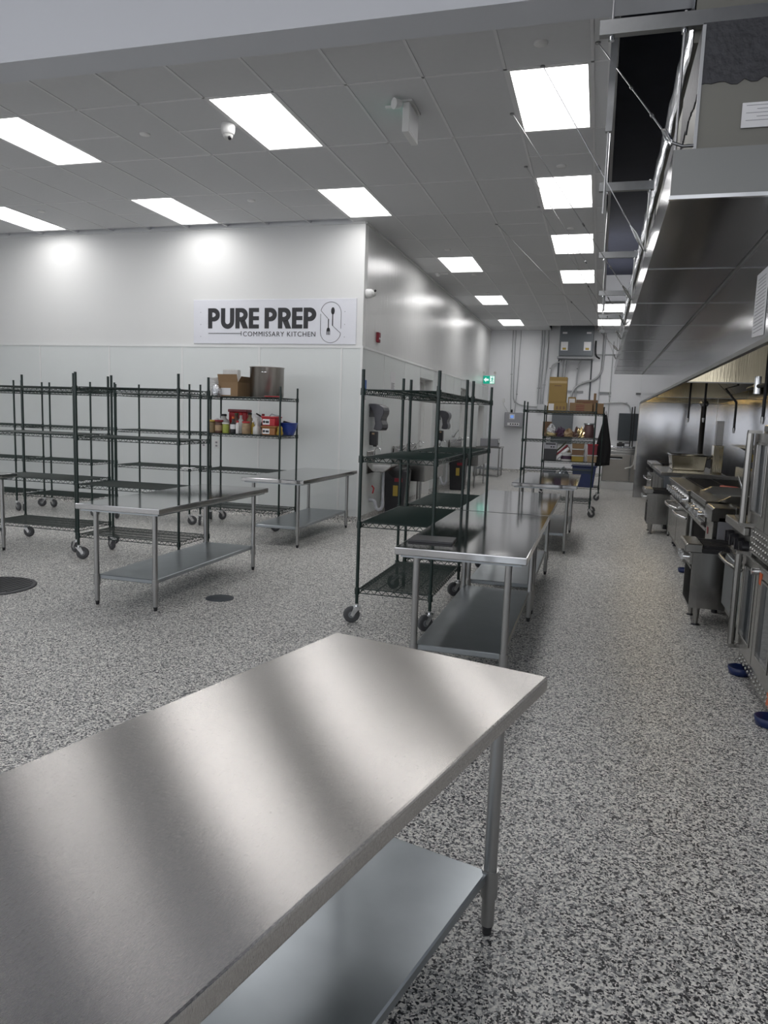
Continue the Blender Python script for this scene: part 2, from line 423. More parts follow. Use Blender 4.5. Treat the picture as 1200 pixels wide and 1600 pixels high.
# ------------------------------------------------------------------ ceiling fixtures
ORD = ['nearest', 'second', 'third', 'fourth']
def light_panel(i, j, label, at=None):
    cx, cy = colx(i) + TX / 2, rowy(j) + TY / 2
    t = thing('ceiling_light', label, 'light', at or (cx, cy, ZC), 0, 'flat ceiling light panels')
    a, b_ = TX / 2 - .012, TY / 2 - .012; c, d = a - .022, b_ - .022
    m = MB()
    m.box(-a, a, -b_, -d, -.004, .06).box(-a, a, d, b_, -.004, .06).box(-a, -c, -d, d, -.004, .06).box(c, a, -d, d, -.004, .06)
    m.build('frame', 'white_plastic', t)
    B(-c, c, -d, d, .04, .055).build('diffuser', 'diffuser', t)
LL = {(0, 0): 'large light panel at the head of the column beside the hood slot', (0, 2): 'second light panel from the front in the column beside the hood slot',
      (0, 4): 'third light panel from the front in the column beside the hood slot', (0, 6): 'fourth light panel from the front in the column beside the hood slot',
      (-4, 0): 'long light panel beside the white dome camera', (-4, 2): 'light panel above the corner of the sign wall',
      (-8, 0): 'long light panel cut by left frame edge, nearer the bulkhead', (-8, 2): 'light panel over the sign wall, right of the leftmost one',
      (-12, 0): 'light panel outside left frame edge near the bulkhead', (-12, 2): 'lowest left light panel, cut by the frame above the green racks',
      (-3, 5): 'first light panel along the glossy side wall past the corner', (-3, 8): 'middle light panel along the glossy side wall', (-3, 11): 'farthest light panel along the glossy side wall',
      (1, 9): 'small far light panel seen behind the strut hangers, upper one', (1, 11): 'small far light panel seen behind the strut hangers, lower one'}
for ij in LIGHTS: light_panel(*ij, LL[ij])
for k, y in enumerate((-2.4, 1.2)):          # added panels out of view, brightening the floor of the camera's entrance zone
    for q, x in enumerate((-9.0, -6.2, -3.4, -.6)):
        light_panel(0, 0, ('added unseen light panel near the storefront windows, ', 'added unseen light panel high above the camera zone, ')[k] + ('first', 'second', 'third', 'fourth')[q] + ' from the left wall', (x, y, 5.83))
def cap(x, y, label):
    tag(MB().lathe([(0, -.014), (.045, -.014), (.052, -.006), (.052, 0)], n=20).build('sprinkler_cap', 'white_plastic', None, (x, y, ZC)), label, 'sprinkler cap', 'sprinkler covers')
for x, y, l in [(-.59, 5.79, 'round sprinkler cover nearest the bulkhead above the big light'), (-4.56, 6.8, 'round sprinkler cover left of the dome camera'),
                (-7.8, 9.1, 'round sprinkler cover beside the lowest left light panel'), (-4.53, 9.1, 'round sprinkler cover in front of the sign wall top'),
                (-.57, 8.46, 'round sprinkler cover just before the second light beside the slot'), (-.56, 11.1, 'round sprinkler cover just before the third light beside the slot'),
                (-2.55, 12.2, 'round sprinkler cover before the first side wall light'), (-2.45, 14.3, 'round sprinkler cover behind the first side wall light'),
                (-2.5, 16.4, 'round sprinkler cover before the middle side wall light')]: cap(x, y, l)
def dome_cam(name, label, loc, rot):
    t = thing(name, label, 'camera', loc); t.rotation_euler = rot
    MB().lathe([(.062, 0), (.066, -.012), (.066, -.06), (.060, -.085), (.05, -.1), (.0, -.1)], n=24).build('housing', 'white_plastic', t)
    MB().lathe([(.05, -.095), (.046, -.118), (.03, -.137), (0, -.143)], n=20).build('eyeball', 'cloudy', t)
    MB().cyl((.025, -.02, -.128), (.036, -.03, -.145), .016).build('lens', 'black_plastic', t)
dome_cam('dome_camera', 'white dome security camera hanging beside a long light panel', (-3.60, 6.73, ZC), (0, 0, 0))
dome_cam('wall_camera', 'white turret camera on side wall near the sign corner', (XW, 10.45, 3.35), (0, R(-90), 0))
ex = thing('hanging_exit_sign', 'white edge-on hanging exit sign below the ceiling tiles', 'exit sign', (-1.78, 6.68, ZC))
B(-.05, .05, -.16, .16, -.02, 0).build('canopy', 'white_plastic', ex, bevel=.004)
B(-.03, .03, -.17, .17, -.27, -.03).build('sign_box', 'white_plastic', ex, bevel=.004)
B(.03, .033, -.15, .15, -.25, -.05).build('face', 'paper', ex)
B(-.033, -.03, -.15, .15, -.25, -.05).build('face', 'exit_green', ex)
for yy in (-.19,):
    MB().cyl((-.05, yy, -.05), (-.09, yy - .05, -.06), .035, .045, 14).build('lamp_head', 'white_plastic', ex)
    B(-.2, -.06, yy + .06, yy + .08, -.05, -.03).build('bracket', 'white_plastic', ex)
sd = thing('smoke_detector', 'small white detector with arm on ceiling beside the glossy wall', 'detector', (-3.12, 14.1, ZC))
MB().lathe([(.05, 0), (.05, -.03), (.035, -.06), (0, -.065)], n=18).build('body', 'white_plastic', sd)
B(.03, .2, -.012, .012, -.03, -.01).build('arm', 'white_plastic', sd)

# ------------------------------------------------------------------ worktables
def worktable(label, cx, cy, ztop, rz=0.0, W=.76, L=1.93, top_mat='table_top_smooth', shelf_z=.25, inset=.11):
    t = thing('worktable', label, 'table', (cx, cy, 0), rz, 'stainless worktables')
    a, b_ = W / 2, L / 2
    m = B(-a, a, -b_, b_, ztop - .045, ztop)
    top = m.build('top', top_mat, t, bevel=.006, uv=(0, 1), seg=2)
    B(-a + .03, a - .03, -b_ + .03, b_ - .03, ztop - .06, ztop - .045).build('underframe', 'galv', top)
    for sx in (-1, 1):
        for sy in (-1, 1):
            x, y = sx * (a - inset), sy * (b_ - inset)
            lg = MB().cyl((x, y, .035), (x, y, ztop - .05), .0205, n=16).build('leg', 'leg_steel', t)
            MB().lathe([(.011, 0), (.014, .003), (.015, .022), (.019, .034), (.019, .04)], (x, y, 0), 14).build('foot', 'foot_dark', lg)
            MB().cyl((x, y, shelf_z - .085), (x, y, shelf_z + .005), .0265, n=16).build('shelf_clamp', 'leg_steel', lg)
    c, d = a - inset - .004, b_ - inset - .004
    m = B(-c, c, -d, d, shelf_z - .035, shelf_z)
    m.build('undershelf', 'galv', t, bevel=.005)
    return t
worktable('big brushed steel worktable filling the foreground, streaked with light', -.706, 1.379, .83, R(-14.2), W=.775, L=1.93, top_mat='table_top', shelf_z=.215)
worktable('polished steel worktable carrying a closed laptop', -.705, 5.02, .85, 0, L=1.92)
worktable('polished steel worktable butted behind the laptop table, reflecting the exit sign', -.705, 6.96, .85, 0, L=1.92)
worktable('steel worktable farthest down the aisle, before the empty green rack', -.58, 10.08, .85, 0, W=.78, L=2.05)
worktable('steel worktable on the left in front of the double green racks', -3.55, 5.85, .835, 0, W=.76, L=1.95)
worktable('steel worktable by the wall corner beside the loaded green rack', -3.65, 8.95, .82, 0, W=.80, L=2.0)
worktable('steel worktable of which only a corner shows at the left frame edge', -6.43, 5.62, .85, 0, W=.76, L=1.95)
lp = thing('laptop', 'closed dark grey laptop on the polished worktable', 'laptop', (-.93, 4.38, .851), R(3))
B(-.135, .135, -.1, .1, 0, .007).build('base', 'laptop', lp, bevel=.002)
B(-.135, .135, -.1, .1, .008, .013).build('lid', 'laptop', lp, bevel=.0015)

# ------------------------------------------------------------------ green wire racks on casters
RL, RD, RH = 1.19, .58, 1.94
LEVELS = (.265, .785, 1.285, 1.79)
def shelf_meshes(L, D):
    a, b_ = L / 2 - .012, D / 2 - .012
    deck = MB()
    n = int(L / .022)
    for k in range(n + 1):
        x = -a + 2 * a * k / n; deck.cyl((x, -b_, 0), (x, b_, 0), .0022, n=4, caps=False)
    for y in (-b_ * .5, 0, b_ * .5):
        deck.cyl((-a, y, -.008), (a, y, -.008), .0042, n=5, caps=False)
    rim = MB()
    for z in (.001, -.034):
        rim.cyl((-a, -b_, z), (a, -b_, z), .0042, n=6).cyl((-a, b_, z), (a, b_, z), .0042, n=6)
        rim.cyl((-a, -b_, z), (-a, b_, z), .0042, n=6).cyl((a, -b_, z), (a, b_, z), .0042, n=6)
    def zig(p, q, n):
        p = Vector(p); q = Vector(q); pts = []
        for k in range(n + 1):
            w = p.lerp(q, k / n); pts.append(w + Vector((0, 0, 0 if k % 2 else -.034)))
        for u, v in zip(pts[:-1], pts[1:]): rim.cyl(u, v, .0026, n=4, caps=False)
    zig((-a, -b_, 0), (a, -b_, 0), int(L / .032)); zig((-a, b_, 0), (a, b_, 0), int(L / .032))
    zig((-a, -b_, 0), (-a, b_, 0), int(D / .032)); zig((a, -b_, 0), (a, b_, 0), int(D / .032))
    for sx in (-1, 1):
        for sy in (-1, 1):
            rim.cyl((sx * L / 2, sy * D / 2, -.04), (sx * L / 2, sy * D / 2, .012), .0205, .0185, 10)
    return deck, rim
def make_rack():
    t = thing('wire_rack', 'x', 'rack')
    deck, rim = shelf_meshes(RL, RD)
    for k, z in enumerate(LEVELS):
        if k == 0:
            s0 = deck.build('shelf', 'green', t, (0, 0, z)); r0 = rim.build('truss_rim', 'green', s0)
        else:
            s = dup_mesh(s0, t, (0, 0, z)); dup_mesh(r0, s, (0, 0, 0))
    p0 = None; c0 = None
    for sx in (-1, 1):
        for sy in (-1, 1):
            x, y = sx * RL / 2, sy * RD / 2
            if p0 is None:
                m = MB().cyl((0, 0, .15), (0, 0, RH), .0132, n=14)
                p0 = m.build('post', 'green', t, (x, y, 0))
                c0 = bpy.data.objects.new('caster', None)
                fk = MB().cyl((0, 0, .128), (0, 0, .185), .0125, n=12).cyl((0, 0, .118), (0, 0, .132), .034, n=16)
                for q in (-1, 1): fk.prism([(-.026, .122), (.026, .122), (.052, .062), (.030, .05)], q * .024 - .002, q * .024 + .002, 'y')
                fk.cyl((.038, -.027, .064), (.038, .027, .064), .008, n=10)
                c0 = fk.build('caster', 'chrome', t, (x, y, 0))
                MB().lathe([(.046, -.016), (.060, -.015), (.064, -.008), (.064, .008), (.060, .015), (.046, .016)], (.038, 0, .064), 24, 'y').build('tyre', 'tyre', c0)
                MB().lathe([(0, -.014), (.02, -.017), (.047, -.013), (.047, .013), (.02, .017), (0, .014)], (.038, 0, .064), 20, 'y').build('wheel_hub', 'hub_grey', c0)
            else:
                dup_mesh(p0, t, (x, y, 0))
                c = copy_tree(c0, t); c.location = (x, y, 0); c.rotation_euler = (0, 0, random.uniform(0, 6.28))
    return t
rack0 = make_rack()
def place_rack(x, y, rz, label, first=False, angs=None):
    t = rack0 if first else copy_tree(rack0)
    t.location = (x, y, 0); t.rotation_euler = (0, 0, rz)
    tag(t, label, 'rack', 'green wire racks on casters')
    cs = [c for c in t.children if c.name.split('.')[0] == 'caster']
    for k, c in enumerate(cs): c.rotation_euler = (0, 0, (angs[k] if angs else random.uniform(0, 6.28)))
    return t
place_rack(-1.417, 5.905, PI / 2, 'empty green wire rack nearest the camera, beside the laptop table', True, [2.4, 2.0, 2.2, 1.2])
place_rack(-1.395, 7.285, PI / 2, 'empty green wire rack directly behind the nearest one')
place_rack(-5.995, 7.005, 0, 'empty green wire rack in the front left row, cut by the frame')
place_rack(-4.56, 6.73, 0, 'empty green wire rack in the front left row behind the steel worktable')
place_rack(-8.93, 9.35, 0, 'green wire rack by the wall at the far left frame edge')
place_rack(-7.60, 9.35, 0, 'green wire rack by the wall, left of the gap in the back row')
place_rack(-5.985, 9.32, 0, 'green wire rack by the wall, next to the loaded one')
place_rack(-4.668, 9.39, 0, 'green wire rack loaded with a stockpot, cardboard box and bottles')
place_rack(-.645, 13.25, 0, 'empty green wire rack across the end of the aisle tables')
place_rack(-.50, 16.2, 0, 'green wire rack piled with cardboard boxes in front of the far wall')

# ------------------------------------------------------------------ sign on the back wall
sg = thing('wall_sign', 'white rectangular sign reading PURE PREP COMMISSARY KITCHEN', 'sign', (-4.76, YB, 2.935))
B(-1.315, 1.315, -.02, -.001, -.325, .325).build('board', 'sign_white', sg, bevel=.003)
def text_mesh(txt, name, material, parent, x0, x1, z0, z1, y, depth=.003, bold=0.0, space=1.0):
    cu = bpy.data.curves.new(name, 'FONT'); cu.body = txt; cu.extrude = .01; cu.offset = bold; cu.space_character = space
    tmp = bpy.data.objects.new(name, cu); col.objects.link(tmp)
    bpy.context.view_layer.update()
    me = bpy.data.meshes.new_from_object(tmp.evaluated_get(bpy.context.evaluated_depsgraph_get()))
    bpy.data.objects.remove(tmp)
    xs = [v.co.x for v in me.vertices]; ys_ = [v.co.y for v in me.vertices]
    ax, bx_, ay, by_ = min(xs), max(xs), min(ys_), max(ys_)
    for v in me.vertices:
        px = x0 + (v.co.x - ax) / (bx_ - ax) * (x1 - x0); pz = z0 + (v.co.y - ay) / (by_ - ay) * (z1 - z0)
        v.co = (px, y - (depth if v.co.z > 0 else 0), pz)
    me.materials.clear(); me.materials.append(MATS[material])
    o = bpy.data.objects.new(name, me); col.objects.link(o); o.parent = parent
    return o
def half_ring(mb, cx, cz, r0, r1, a0, a1, y0, y1, n=14):
    vs_ = []
    for k in range(n + 1):
        a = R(a0 + (a1 - a0) * k / n); c, q = math.cos(a), math.sin(a)
        vs_ += [(cx + r0 * c, y0, cz + r0 * q), (cx + r1 * c, y0, cz + r1 * q), (cx + r1 * c, y1, cz + r1 * q), (cx + r0 * c, y1, cz + r0 * q)]
    fs = [(k * 4 + i, k * 4 + (i + 1) % 4, k * 4 + 4 + (i + 1) % 4, k * 4 + 4 + i) for k in range(n) for i in range(4)] + [(0, 1, 2, 3), (4 * n + 3, 4 * n + 2, 4 * n + 1, 4 * n)]
    mb.add(vs_, fs)
def glyph(ch, x, z, h, w):
    """one heavy geometric capital, its own mesh"""
    mb = MB(); y0, y1 = -.0235, -.02; t = .235 * h
    def bx_(a, b_, c, d): mb.box(x + a * h, x + b_ * h, y0, y1, z + c * h, z + d * h)
    tt = t / h
    if ch in 'PR':
        r = .325; c = w - r
        bx_(0, tt, 0, 1); bx_(tt, c, 1 - tt * .9, 1); bx_(tt, c, 1 - 2 * r, 1 - 2 * r + tt * .9)
        half_ring(mb, x + c * h, z + (1 - r) * h, (r - tt) * h, r * h, -90, 90, y0, y1)
        if ch == 'R':
            mb.prism([(x + (tt + .02) * h, z + (1 - 2 * r) * h), (x + (tt + .30) * h, z + (1 - 2 * r + .06) * h), (x + (w + .03) * h, z), (x + (w - .26) * h, z)], y0, y1, 'y')
    if ch == 'U':
        r = w / 2
        bx_(0, tt, r, 1); bx_(w - tt, w, r, 1); half_ring(mb, x + r * h, z + (r - .02) * h, (r - tt) * h, r * h, 180, 360, y0, y1)
        bx_(0, tt, r - .03, r); bx_(w - tt, w, r - .03, r)
    if ch == 'E':
        bx_(0, tt, 0, 1)
        for c in (0, .5 - tt * .42, 1 - tt * .84): bx_(tt, w, c, c + tt * .84)
    return mb.build('letter', 'ink', sg)
for word, xs in (('PURE', -1.065), ('PREP', -.125)):
    x = xs
    for ch in word:
        w = {'P': .66, 'U': .74, 'R': .68, 'E': .55}[ch]; glyph(ch, x, -.10, .30, w); x += (w + .065) * .30
text_mesh('COMMISSARY KITCHEN', 'lettering', 'ink', sg, -.475, .69, -.215, -.145, -.02, bold=0.0, space=1.12)
MB().box(-1.06, -.51, -.023, -.02, -.178, -.168).box(-.512, -.502, -.023, -.02, -.205, -.14).build('rule_line', 'ink', sg)
# logo: two open half capsules, a fork and a spoon
lg = MB()
def arc(cx, cz, r, a0, a1, n=16): return [(cx + r * math.cos(R(a0 + (a1 - a0) * k / n)), -.0215, cz + r * math.sin(R(a0 + (a1 - a0) * k / n))) for k in range(n + 1)]
lcx = .925
top_arc = arc(lcx, .12, .158, 0, 165)
lg.tube([(lcx + .158, -.0215, -.10)] + top_arc + [(lcx - .155, -.0215, .155), (lcx - .035, -.0215, .035)], .0032, 6)
bot_arc = arc(lcx, -.145, .158, 180, 345)
lg.tube([(lcx - .158, -.0215, .11)] + bot_arc + [(lcx + .155, -.0215, -.165), (lcx + .025, -.0215, -.055)], .0032, 6)
lg.build('logo_outline', 'ink', sg)
fk = MB().box(lcx - .042, lcx - .028, -.023, -.02, -.12, .035)
fk.prism([(lcx - .062, -.12), (lcx - .055, -.095), (lcx - .035, -.085), (lcx - .015, -.095), (lcx - .008, -.12), (lcx - .008, -.14), (lcx - .062, -.14)], -.023, -.02, 'y')
for q in range(4): fk.box(lcx - .062 + q * .0155, lcx - .054 + q * .0155, -.023, -.02, -.19, -.14)
fk.build('logo_fork', 'ink', sg)
sp = MB().box(lcx + .022, lcx + .036, -.023, -.02, -.06, .14)
sp.prism([(lcx + .03 + .028 * math.cos(2 * PI * k / 18), .15 + .052 * math.sin(2 * PI * k / 18)) for k in range(18)], -.023, -.02, 'y')
sp.build('logo_spoon', 'ink', sg)
for x in (-1.19, 1.14):
    for z in (.14, -.04, -.22): MB().cyl((x, -.022, z), (x, -.018, z), .006, n=8).build('screw', 'ink_grey', sg)
# wall outlets
for k, (x, l) in enumerate([(-5.9, 'white wall outlet plate, the left of two behind the racks'), (-5.68, 'white wall outlet plate, the right of two behind the racks')]):
    t = thing('wall_outlet', l, 'outlet', (x, YB - .008, 1.08), 0, 'outlet plates')
    B(-.04, .04, -.006, 0, -.06, .06).build('plate', 'white_plastic', t, bevel=.002)
    for z in (-.025, .025): B(-.016, .016, -.009, -.006, z - .014, z + .014).build('socket', 'ink_grey', t)

# ------------------------------------------------------------------ goods on the loaded rack by the sign wall
def box_open(name, label, cat, loc, w, d, h, m, rz=0, flaps=True, labelbox=None):
    t = thing(name, label, cat, loc, rz)
    th = .005
    mb = MB().box(-w/2, w/2, -d/2, d/2, 0, th).box(-w/2, w/2, -d/2, -d/2+th, th, h).box(-w/2, w/2, d/2-th, d/2, th, h).box(-w/2, -w/2+th, -d/2+th, d/2-th, th, h).box(w/2-th, w/2, -d/2+th, d/2-th, th, h)
    mb.build('carton', m, t)
    if flaps:
        MB().prism([(-d/2, h), (-d/2 + th, h), (-d/2 - .03 + th, h + h * .55), (-d/2 - .03, h + h * .55)], -w/2, w/2, 'x').build('flap', m, t)
        MB().prism([(w/2, h), (w/2 - th, h), (w/2 + .05, h + h * .42), (w/2 + .055, h + h * .42)], -d/2 + .01, d/2 - .01, 'y').build('flap', m, t)
        MB().prism([(d/2, h), (d/2 - th, h), (d/2 + .09, h + h * .3), (d/2 + .095, h + h * .3)], -w/2, w/2, 'x').build('flap', m, t)
    else:
        MB().box(-w/2, w/2, -d/2, -.002, h, h + th).box(-w/2, w/2, .002, d/2, h, h + th).build('flap', m, t)
    if labelbox:
        x0, x1, z0, z1 = labelbox
        B(x0, x1, -d/2 - .001, -d/2, z0, z1).build('label', 'paper', t)
    return t
Z1, Z2 = 1.293, 1.798
sp_ = thing('stockpot', 'large dented steel stockpot on top of the loaded rack', 'pot', (-4.42, 9.42, Z2))
MB().lathe([(0, 0), (.222, 0), (.232, .012), (.232, .395), (.240, .40), (.240, .408), (.226, .408), (.226, .02), (0, .02)], n=40).build('body', 'pot_steel', sp_)
for s, a in ((1, R(-75)), (-1, R(165))):
    p = [(.232 * math.cos(a + q * .16) * (1 if abs(q) == 1 else 1.17), .232 * math.sin(a + q * .16) * (1 if abs(q) == 1 else 1.17), .33) for q in (-1, -.6, 0, .6, 1)]
    MB().tube(p, .007, 8).build('handle', 'chrome', sp_)
box_open('cardboard_box', 'open brown cardboard box with white label beside the stockpot', 'box', (-4.88, 9.36, Z2), .31, .32, .19, 'card', R(-6), True, (-.13, .04, .015, .11))
t = thing('foam_pack', 'white translucent pack standing at the back of the top shelf', 'pack', (-5.03, 9.56, Z2))
B(-.12, .12, -.05, .05, 0, .38).build('pack', 'cloudy', t, bevel=.02, seg=2)
t = thing('plate_stack', 'sleeve of white foam plates at the left end of the top shelf', 'plates', (-5.18, 9.30, Z2))
for k in range(12): MB().lathe([(0, k * .021), (.07, k * .021), (.085, k * .021 + .018), (.083, k * .021 + .0195), (0, k * .021 + .006)], n=18).build('plate', 'white_plastic', t)
t = thing('foil_bag', 'crumpled silver bag hanging over the top shelf edge', 'bag', (-5.06, 9.18, Z2 - .01))
MB().lathe([(.02, -.02), (.07, .0), (.062, .06), (.07, .10), (.04, .15), (.03, .16)], n=9).build('bag', 'silver_bag', t)
t = thing('black_bag', 'black and white printed bag behind the cardboard box', 'bag', (-5.05, 9.40, Z2))
MB().lathe([(.06, 0), (.07, .05), (.065, .16), (.05, .22), (.015, .24)], n=10).build('bag', 'black_plastic', t)
tag(B(-.28, .28, -.17, .17, 0, .012).build('sheet_tray', 'galv', None, (-4.52, 9.4, Z2 - .013 + .0), bevel=.003), 'thin grey sheet tray under the stockpot', 'tray')
tag(B(-.14, .08, -.02, .02, 0, .012).build('red_mat', 'red', None, (-4.16, 9.115, Z2 + .002), (0, 0, R(2)), bevel=.003), 'thin red tray edge at the right end of the top shelf', 'tray')
def bottle(name, label, cat, x, y, z, r, h, m, capm=None, caph=.03, neck=.45, shoulder=.72, lab=None, labm='paper', n=16):
    t = thing(name, label, cat, (x, y, z))
    MB().lathe([(0, 0), (r * .95, 0), (r, .006), (r, h * shoulder), (r * neck, h * (shoulder + .16)), (r * neck, h), (0, h)], n=n).build('body', m, t)
    if capm: MB().lathe([(r * neck * 1.15, h), (r * neck * 1.15, h + caph), (0, h + caph)], n=n).build('cap', capm, t)
    if lab: MB().lathe([(r * 1.012, h * lab[0]), (r * 1.012, h * lab[1])], n=n).build('label', labm, t)
    return t
bottle('spice_jar', 'squat jar of brown spice with a yellow lid, leftmost jar', 'jar', -5.13, 9.19, Z1, .052, .15, 'spice', 'yellow', .025, .92, .86)
bottle('sauce_jar', 'jar with dark brown lid and busy label beside the yellow-lidded jar', 'jar', -5.02, 9.18, Z1, .056, .155, 'sauce', 'dark_red', .022, .92, .86, (.2, .7), 'tan_food')
bottle('clear_tub', 'clear tub with yellow contents and blue lid', 'tub', -4.91, 9.17, Z1, .045, .125, 'lime', 'cloudy', .02, 1.0, .9)
bottle('large_jug', 'cloudy white jug with black cap behind the spice jars', 'jug', -5.07, 9.40, Z1, .085, .23, 'cloudy', 'black_plastic', .03)
bottle('soy_bottle', 'bottle with dark contents, white label and red cap', 'bottle', -4.81, 9.19, Z1, .042, .20, 'black_plastic', 'orange', .03, .4, .62, (.3, .62))
bottle('oil_bottle', 'tall clear bottle with orange cap behind the dark sauce bottle', 'bottle', -4.78, 9.36, Z1, .045, .25, 'cloudy', 'red', .035, .4, .66)
bottle('dark_bottle', 'dark bottle with green cap in the back of the bottle shelf', 'bottle', -4.88, 9.42, Z1, .05, .25, 'sauce', 'moss', .03)
bottle('dark_cap_bottle', 'patterned bottle with black cap behind the white bottle', 'bottle', -4.68, 9.44, Z1, .05, .26, 'spice', 'black_plastic', .03)
bottle('white_bottle', 'small slim white bottle with red cap', 'bottle', -4.73, 9.165, Z1, .024, .15, 'white_plastic', 'red', .028, .6, .82)
bottle('nut_jar', 'wide jar of light brown contents with a red lid', 'jar', -4.615, 9.19, Z1, .055, .15, 'tan_food', 'red', .022, .85, .84)
bottle('spray_bottle', 'empty clear spray bottle beside the black pan handle', 'bottle', -4.46, 9.20, Z1, .05, .19, 'cloudy', 'cloudy', .05, .28, .5)
bottle('yellow_bottle', 'slim yellow bottle behind the red-lidded jar', 'bottle', -4.545, 9.26, Z1, .028, .16, 'yellow', 'white_plastic', .02)
t = thing('paper_roll', 'white paper towel roll standing on the bottle shelf', 'paper roll', (-4.58, 9.44, Z1)); MB().lathe([(.02, 0), (.055, 0), (.055, .27), (.02, .27), (.02, 0)], n=20).build('roll', 'paper', t)
bottle('brown_cap_bottle', 'bottle with maroon cap right of the paper roll', 'bottle', -4.49, 9.46, Z1, .04, .25, 'cloudy', 'dark_red', .03)
t = thing('red_toolbox', 'red lidded box at the back of the bottle shelf', 'box', (-4.90, 9.56, Z1))
B(-.14, .14, -.07, .07, 0, .29).build('body', 'red', t, bevel=.01); B(-.15, .15, -.08, .08, .29, .33).build('lid', 'dark_red', t, bevel=.008)
t = thing('white_bag', 'white plastic bag slumped at the left end of the bottle shelf', 'bag', (-5.19, 9.42, Z1)); MB().lathe([(.06, 0), (.07, .08), (.06, .17), (.02, .2)], n=10).build('bag', 'white_plastic', t)
t = thing('frying_pan', 'black frying pan on edge with its handle sticking up', 'pan', (-4.40, 9.40, Z1))
MB().lathe([(0, -.02), (.09, -.02), (.11, .02), (.105, .02), (.085, -.014), (0, -.014)], (0, 0, .112), 24, 'y').build('pan', 'iron', t)
MB().tube([(-.03, -.01, .2), (-.07, -.05, .245), (-.10, -.13, .28)], .011, 8).build('handle', 'black_plastic', t)
def tub(name, label, x, y, z, w, d, h, m, lm, plate=True):
    t = thing(name, label, 'container', (x, y, z))
    mb = MB(); p = [(-w*.46, 0), (w*.46, 0), (w*.5, h), (-w*.5, h)]; mb.prism(p, -d/2, d/2, 'y'); mb.build('body', m, t, bevel=.006)
    B(-w*.54, w*.54, -d*.54, d*.54, h, h + .022).build('lid', lm, t, bevel=.005)
    if plate:
        B(-w*.42, w*.08, -d/2 - .0015, -d/2, h*.15, h*.85).build('label', 'paper', t)
        g = MB(); g.prism([(-w*.32 + .018*math.cos(k*PI/6), h*.5 + .018*math.sin(k*PI/6)) for k in range(12)], -d/2 - .003, -d/2 - .0015, 'y').box(-w*.2, w*.03, -d/2 - .003, -d/2 - .0015, h*.35, h*.62); g.build('print', 'ink', t)
tub('brown_tub', 'brown plastic food container below the red one', -4.25, 9.22, Z1, .205, .2, .10, 'brown_tub', 'brown_tub')
tub('red_tub', 'red plastic food container stacked on the brown one', -4.25, 9.22, Z1 + .123, .20, .2, .105, 'red', 'red')
t = thing('steel_ladle', 'grey metal utensil lying on the red container', 'utensil', (-4.24, 9.24, Z1 + .252)); MB().tube([(-.05, 0, .0), (-.02, 0, .03), (.03, .02, .012), (.10, .03, .006)], .009, 6).build('utensil', 'galv', t)
t = thing('yellow_cloth', 'bunched yellow cloth between containers and blue bowl', 'cloth', (-4.105, 9.17, Z1)); MB().lathe([(.03, 0), (.05, .02), (.035, .07), (.04, .1), (.01, .13)], n=9).build('cloth', 'yellow', t)
bb = thing('blue_bowl', 'bright blue plastic bowl at the right end of the rack', 'bowl', (-4.095, 9.43, Z1))
MB().lathe([(0, 0), (.075, 0), (.115, .10), (.125, .16), (.135, .165), (.13, .17), (.12, .165), (.108, .1), (.07, .01), (0, .01)], n=28).build('bowl', 'blue_bowl', bb)
tag(B(-.07, .07, -.012, .012, -.012, .012).build('white_brush', 'white_plastic', None, (-4.06, 9.38, Z1 + .19), (0, R(14), R(10)), bevel=.003), 'white handle poking out of the blue bowl', 'brush')
t = thing('black_pouch', 'black bag inside the blue bowl', 'pouch', (-4.13, 9.45, Z1 + .12)); MB().lathe([(.0, -.03), (.06, 0), (.05, .07), (.01, .09)], n=10).build('pouch', 'black_plastic', t)
tag(B(-.08, .08, -.06, .06, 0, .012).build('white_tray', 'paper', None, (-5.42, 9.05, LEVELS[1] + .004), (0, 0, .2)), 'small white tray left on the empty rack next to the loaded one', 'tray')

# ------------------------------------------------------------------ side wall: signs, dispensers, sinks
def paper_sheet(name, label, cat, y0, y1, z0, z1, top=None):
    t = thing(name, label, cat, (XW + .008, (y0 + y1) / 2, (z0 + z1) / 2)); a, b_ = (y1 - y0) / 2, (z1 - z0) / 2
    B(0, .003, -a, a, -b_, b_).build('sheet', 'paper', t)
    if top: B(.003, .005, -a * .85, a * .85, -b_ * .05, b_ * .92).build('picture', top, t)
    g = MB()
    for k in range(5): g.box(.003, .0045, -a * .7, a * (.7 - .2 * (k % 2)), -b_ * (.2 + .14 * k) - .006, -b_ * (.2 + .14 * k) + .006)
    g.build('print', 'ink_grey', t)
paper_sheet('poster', 'blue and white hand-washing notice at the wall corner', 'poster', 10.34, 10.56, 1.80, 2.13, 'poster_blue')
paper_sheet('notice', 'pale paper notice on side wall above the hand sink', 'notice', 11.86, 12.14, 2.02, 2.33)
t = thing('fire_alarm', 'dark red fire alarm pull box on side wall', 'alarm', (XW, 11.04, 2.79))
B(0, .045, -.05, .05, -.075, .075).build('housing', 'dark_red', t, bevel=.006); B(.045, .055, -.035, .035, -.03, -.005).build('pull_bar', 'white_plastic', t)
def towel_dispenser(label, y, z):
    t = thing('towel_dispenser', label, 'dispenser', (XW + .008, y, z))
    prof = [(0, .40), (.10, .40), (.17, .385), (.225, .35), (.24, .30), (.235, .25), (.205, .19), (.20, .15), (.225, .09), (.225, .04), (.20, .0), (.13, 0), (.085, .015), (.105, .10), (.09, .22), (.04, .33), (0, .36)]
    MB().prism(prof, -.16, .16, 'y').build('cover', 'charcoal_plastic', t, bevel=.012, seg=2)
    B(0, .012, -.12, .12, .2, .38).build('back_plate', 'charcoal_plastic', t)
    B(.14, .215, -.11, .11, .03, .075).build('towel_slot', 'black_plastic', t)
towel_dispenser('dark paper towel dispenser above the nearest hand sink', 10.86, 1.38)
